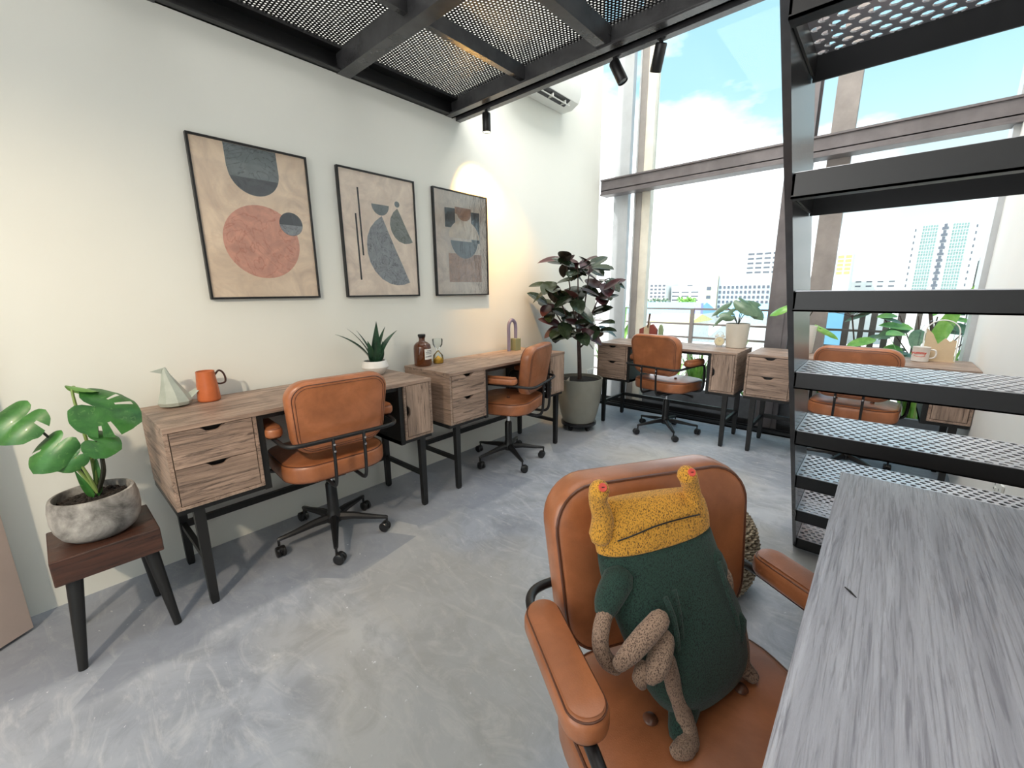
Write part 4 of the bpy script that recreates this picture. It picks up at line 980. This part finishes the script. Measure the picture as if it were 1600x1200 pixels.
random.seed(8)
def clump(locn, n, hgt, spread, wid, mat, name, lab, group, lean=0):
    mb = MB()
    for k in range(n):
        a = random.random()*2*pi; rr = spread*(.3+.7*random.random()); h = hgt*random.uniform(.6, 1.05)
        b = Vector((cos(a)*.03, sin(a)*.03, 0)); t_ = Vector((cos(a)*rr+lean, sin(a)*rr*.7, h))
        leaf(mb, b, t_, (-cos(a)*.6, -sin(a)*.6-.3, .7), wid*random.uniform(.7, 1.2), .3, random.uniform(.1, .35), 'lance', 9, 2)
    o = mb.build(name, mat, smooth='keep'); o.location = locn; return tag(o, lab, 'plant', group)
G = 'strap-leaved plants in the balcony planter'
spots_ = [(-.12, .62, .05, 'at the far left by the corner'), (.12, .40, .03, 'left of the window desk legs'), (.38, .36, .03, 'under the left end of the window desk'), (.66, .42, .03, 'behind the left window chair'), (.95, .62, .04, 'behind the left desk knee space'),
          (1.22, .66, .04, 'behind the left door cabinet'), (1.46, .52, .04, 'between the two window desks'), (1.80, .50, .04, 'right of the steel column foot'), (2.05, .60, .05, 'behind the stair stringer'), (2.33, .66, .05, 'behind the right window chair'), (2.62, .80, .06, 'by the right wall')]
for x, h, w_, wh in spots_:
    clump((x, 4.62+random.uniform(-.02, .1), .07), 36, h, .24, w_, M['leaf_bright'], 'strap_leaf_plant', 'bright green strap-leaved plant in the balcony planter '+wh, G)
o = MB(); leaf(o, (0, 0, 0), (.09, 0, .52), (.2, -.9, .3), .075, .2, .05, 'lance', 12); leaf(o, (0, 0, 0), (.16, 0, .38), (.2, -.9, .3), .07, .2, .05, 'lance', 12)
o = o.build('banana_leaf_plant', M['leaf_bright'], smooth='keep'); o.location = (.06, 4.50, .55); 
o2 = MB().tube([(0, 0, -.5), (0, 0, .02)], .012, 8).build('stem', M['stem'], o, smooth=True); tag(o, 'broad bright green leaf rising left of the window desk by the corner', 'plant')
# bush by the right wall, outside
e = empty('balcony_bush', (2.72, 4.75, .05), 0, 'leafy bush with broad green and grey leaves outside by the right wall', 'plant')
MB().tube(spline([(0, 0, 0), (-.02, 0, .4), (-.08, .0, .8), (-.12, 0, 1.0)], 5), .012, 8).build('trunk', M['bark'], e, smooth=True)
for k in range(56):
    z = random.uniform(.45, 1.12); a = random.random()*2*pi; rr = random.uniform(.05, .38)
    b = Vector((-.12+cos(a)*rr, sin(a)*rr*.4, z)); d_ = Vector((cos(a), sin(a)*.5-.2, random.uniform(-.6, .3)))
    mb = MB(); leaf(mb, b, b+d_.normalized()*random.uniform(.13, .24), (0, -.6, .8), random.uniform(.05, .10), .2, .15, 'ellipse', 7, 2)
    mb.build('leaf', M['leaf_grey' if random.random() < .5 else 'leaf_bright'], e, smooth='keep')
for k in range(7):
    b = Vector((-.1+.05*k-.1, 0, .6)); MB().tube([Vector((-.1, 0, .5)), b+Vector((.06*k-.2, 0, .35))], .004, 6).build('twig', M['bark'], e)
mb = MB(); leaf(mb, (0, 0, 0), (.16, -.05, .52), (-.4, -.8, .3), .11, .2, .1, 'lance', 12); o = mb.build('upright_leaf_plant', M['leaf_bright'], smooth='keep'); o.location = (2.62, 4.50, .72)
MB().tube([(0, 0, -.68), (0, 0, .02)], .010, 8).build('stem', M['stem'], o, smooth=True); tag(o, 'large lone bright leaf slanting up beside the right wall outside', 'plant')
# bare spray in front of the blue panel
e = empty('dry_flower_stem', (2.13, 4.72, .08), 0, 'thin bare flower stem with a splayed head before the blue panel', 'plant')
MB().tube(spline([(.12, 0, 0), (.08, 0, .45), (.0, 0, .90)], 5), .006, 7).build('stem', M['bark'], e, smooth=True)
for k in range(8):
    a = R(-70+20*k); MB().tube(spline([(0, 0, .90), (.05*sin(a), 0, .90+.06*cos(a)), (.13*sin(a), .0, .90+.11*cos(a))], 4), .0022, 6).build('twig', M['bark'], e, smooth=True)

# ------------------------------------------------------------------ town
struct('town_ground', MB().box(-160, 120, 7, 320, -13.2, -13), plain('town_ground_pale', (.62, .60, .56), .9, var=.1, scale=.05))
fw = plain('white_render', (.80, .80, .78), .8, var=.04, scale=.3); fy = plain('yellow_render', (.84, .76, .56), .8, var=.06, scale=.3); win = plain('dark_window_glass', (.12, .14, .17), .2); tan_ = plain('orange_render', (.70, .45, .20), .8)
gl = plain('green_curtain_glass', (.22, .36, .34), .2, var=.15, scale=.6); rw = plain('roof_grey', (.35, .36, .38), .8)
ZG = -13
def building(name, lab, x0, x1, y, dep, ztop, mat, cols, rows, zlo, rowh, ww, wh, xoff=.0, group='town buildings beyond the balcony', wmat=None, roof=True):
    x0 += .0125*y; x1 += .0125*y; ztop += .25; zlo += .25; cx = (x0+x1)/2; e = empty(name, (cx, y, ZG), 0, lab, 'building', group)
    h = ztop-ZG; w2 = (x1-x0)/2
    MB().box(-w2, w2, 0, dep, 0, h).build('facade', mat, e)
    if roof:
        mb = MB(); mb.box(-w2, w2, 0, .4, h, h+.5); mb.build('roof_parapet', mat, e)
    first = None
    for r_ in range(rows):
        for c_ in range(cols):
            xx = -w2+xoff+(2*w2-xoff)*(c_+.5)/cols; zz = zlo-ZG+r_*rowh
            if zz+wh > h-.3: continue
            if first is None: first = MB().box(-ww/2, ww/2, -.06, .02, 0, wh).build('window', wmat or win, e); o = first
            else: o = first.copy(); COL.objects.link(o)
            o.location = (xx, 0, zz)
    return e
building('office_block', 'small white block with dark window grid, leftmost in the view', -51.6, -46.8, 120, 10, 3.1, fw, 4, 5, -2.0, 1.02, .75, .55)
building('office_block', 'pale low block with horizontal bands right of the leftmost block', -46.0, -38.2, 122, 12, 1.6, fw, 3, 3, -1.9, 1.1, 1.9, .35)
building('mast_tower', 'slim white slab with a mast between the two leftmost blocks', -48.6, -46.0, 140, 6, 3.9, fw, 1, 4, -1, 1.1, 1.6, .3)
building('apartment_building', 'yellow-ended end block of flats left of the long white one', -17.5, -15.4, 60, 10, 2.35, fy, 1, 5, -2.4, 1.12, .5, .45)
building('apartment_building', 'long white block of flats with window grid in mid view', -15.35, -9.4, 60.2, 10, 2.2, fw, 12, 7, -2.6, .62, .26, .36)
building('apartment_tower', 'tall white tower with dark balcony rows left of the steel column', -19.6, -14.2, 90, 10, 8.2, fw, 4, 11, -1.0, .82, 1.0, .34)
building('apartment_tower', 'orange-fronted tower just right of the stair stringer', -12.3, -7.6, 140, 10, 9.8, fw, 3, 6, 4.6, 1.0, 1.2, .7, wmat=tan_)
building('civic_block', 'wide low white block with dark roof edge between the towers', -12.1, 3.9, 152, 10, 4.2, fw, 7, 3, .2, 1.2, 1.2, .35)
building('apartment_building', 'pale block with window dots at the far right by the wall', 11.2, 17.5, 102, 10, 5.2, fw, 7, 7, -.5, .80, .42, .26)
e = empty('high_rise_tower', (7.7, 100, ZG), 0, 'tall white high-rise with two green glass strips, seen through the stairs', 'building', 'town buildings beyond the balcony')
MB().box(-4.4, 4.4, 0, 12, 0, 25.4).build('facade', fw, e)
MB().box(-4.4, 4.4, 0, .3, 25.4, 25.8).build('roof_parapet', fw, e)
fp = fs_ = fd = None
for r_ in range(13):
    z = 24.2-1.0*r_-.8
    for xx in (-1.75, 1.75):
        if fp is None:
            mb = MB(); mb.box(-.95, .95, -.06, 0, 0, .84); fp = mb.build('glass_band', gl, e); o = fp
            mb = MB()
            for q in range(7): mb.box(-.95+q*.31, -.93+q*.31+.03, -.10, -.06, 0, .84)
            mb.box(-.95, .95, -.1, -.06, .40, .45); bars = mb.build('mullion_grid', fw, fp)
        else: o = copy_tree(fp, e)
        o.location = (xx, 0, z)
    if fd is None: fd = MB().box(-.38, .38, -.08, 0, 0, .42).add([], []).build('stair_window', win, e); o = fd
    else: o = fd.copy(); COL.objects.link(o)
    o.location = (0, 0, z)
    o = MB().box(-.18, .18, -.07, 0, 0, .5).build('stair_window', win, e) if r_ == 0 else o2.copy()
    if r_: COL.objects.link(o)
    o2 = o; o.location = (0, 0, z+.42)
    for xx in (-3.5, 3.5):
        if fs_ is None: fs_ = MB().box(-.08, .08, -.08, 0, 0, .45).build('slit_window', win, e); o = fs_
        else: o = fs_.copy(); COL.objects.link(o)
        o.location = (xx, 0, z)
# warehouses in front
bl = plain('blue_metal_roof', (.30, .62, .92), .5, var=.1); yl = plain('yellow_roof', (.85, .76, .30), .6); wh_ = plain('white_shed', (.82, .82, .80), .7); pu = plain('violet_panel', (.40, .40, .80), .6)
def shed(name, lab, x0, x1, y0, y1, z0, zr, mroof, mwall):
    x0 += .0125*y0; x1 += .0125*y0; e = empty(name, (x0, y0, ZG), 0, lab, 'warehouse', 'low warehouses below the balcony')
    MB().box(0, x1-x0, 0, y1-y0, 0, z0-ZG).build('wall', mwall, e)
    a, b = x1-x0, y1-y0; zz = z0-ZG; zt = zr-ZG
    MB().add([(-.2, -.2, zz), (a+.2, -.2, zz), (a+.2, b+.2, zz), (-.2, b+.2, zz), (-.2, b/2, zt), (a+.2, b/2, zt)], [(0, 1, 5, 4), (3, 4, 5, 2), (0, 4, 3), (1, 2, 5), (0, 3, 2, 1)]).build('roof', mroof, e)
    return e
shed('warehouse', 'blue-roofed warehouse at the left behind the railing', -22.5, -14.0, 47, 56, -1.4, -.15, bl, wh_)
shed('warehouse', 'white warehouse with pale roof under the left railing', -13.5, -8.9, 37, 44, -2.4, -1.7, wh_, wh_)
shed('warehouse', 'yellow-roofed shed below the left railing', -11.2, -8.6, 31, 36, -1.1, -.55, yl, wh_)
shed('warehouse', 'blue-fronted long warehouse at the right behind the cream pot', -10.5, -3.6, 45, 52, -1.3, -.15, bl, wh_)
shed('warehouse', 'white low hall in the middle distance under the railing', -8.2, -1.5, 24, 32, -2.6, -2.0, wh_, wh_)
o = MB().box(0, .7, 0, .8, 0, 12.9).build('violet_silo', pu); o.location = (-12.9, 46.3, ZG); tag(o, 'violet-blue narrow tower block behind the warehouses', 'building')
def canopy(locn, sx, sz_, lab):
    e = empty('town_tree', locn, 0, lab, 'tree', 'trees between the warehouses and the blocks')
    mb = MB(); random.seed(int(abs(locn[0])*10))
    for k in range(420):
        a = random.random()*2*pi; rr = math.sqrt(random.random()); zz = random.random()
        p = Vector((cos(a)*rr*sx*(1-.4*zz), sin(a)*rr*sx*.6, zz*sz_+locn[2]*0+8.6)); d_ = Vector((random.uniform(-1, 1), random.uniform(-1, .2), random.uniform(-.6, 1))).normalized()
        leaf(mb, p, p+d_*.55, (random.uniform(-1, 1), -1, 1), .4, .2, .1, 'ellipse', 4, 1)
    mb.build('foliage', M['leaf_grey'] if sx > 3 else M['leaf_bright'], e, smooth='keep')
    MB().tube([(0, 0, 0), (0, 0, 9.5)], .35, 8).build('trunk', M['bark'], e)
canopy((-38, 97, ZG), 4.2, 3.6, 'bushy green tree beside the leftmost white block')
canopy((-29.5, 92, ZG), 3.0, 4.0, 'rounded green tree in front of the pale banded block')
canopy((-33.6, 104, ZG), 3.0, 3.2, 'lower green tree between the two others')
for dx, dy, q in ((.35, 5.8, 0), (.9, 6.0, 1)):
    pass
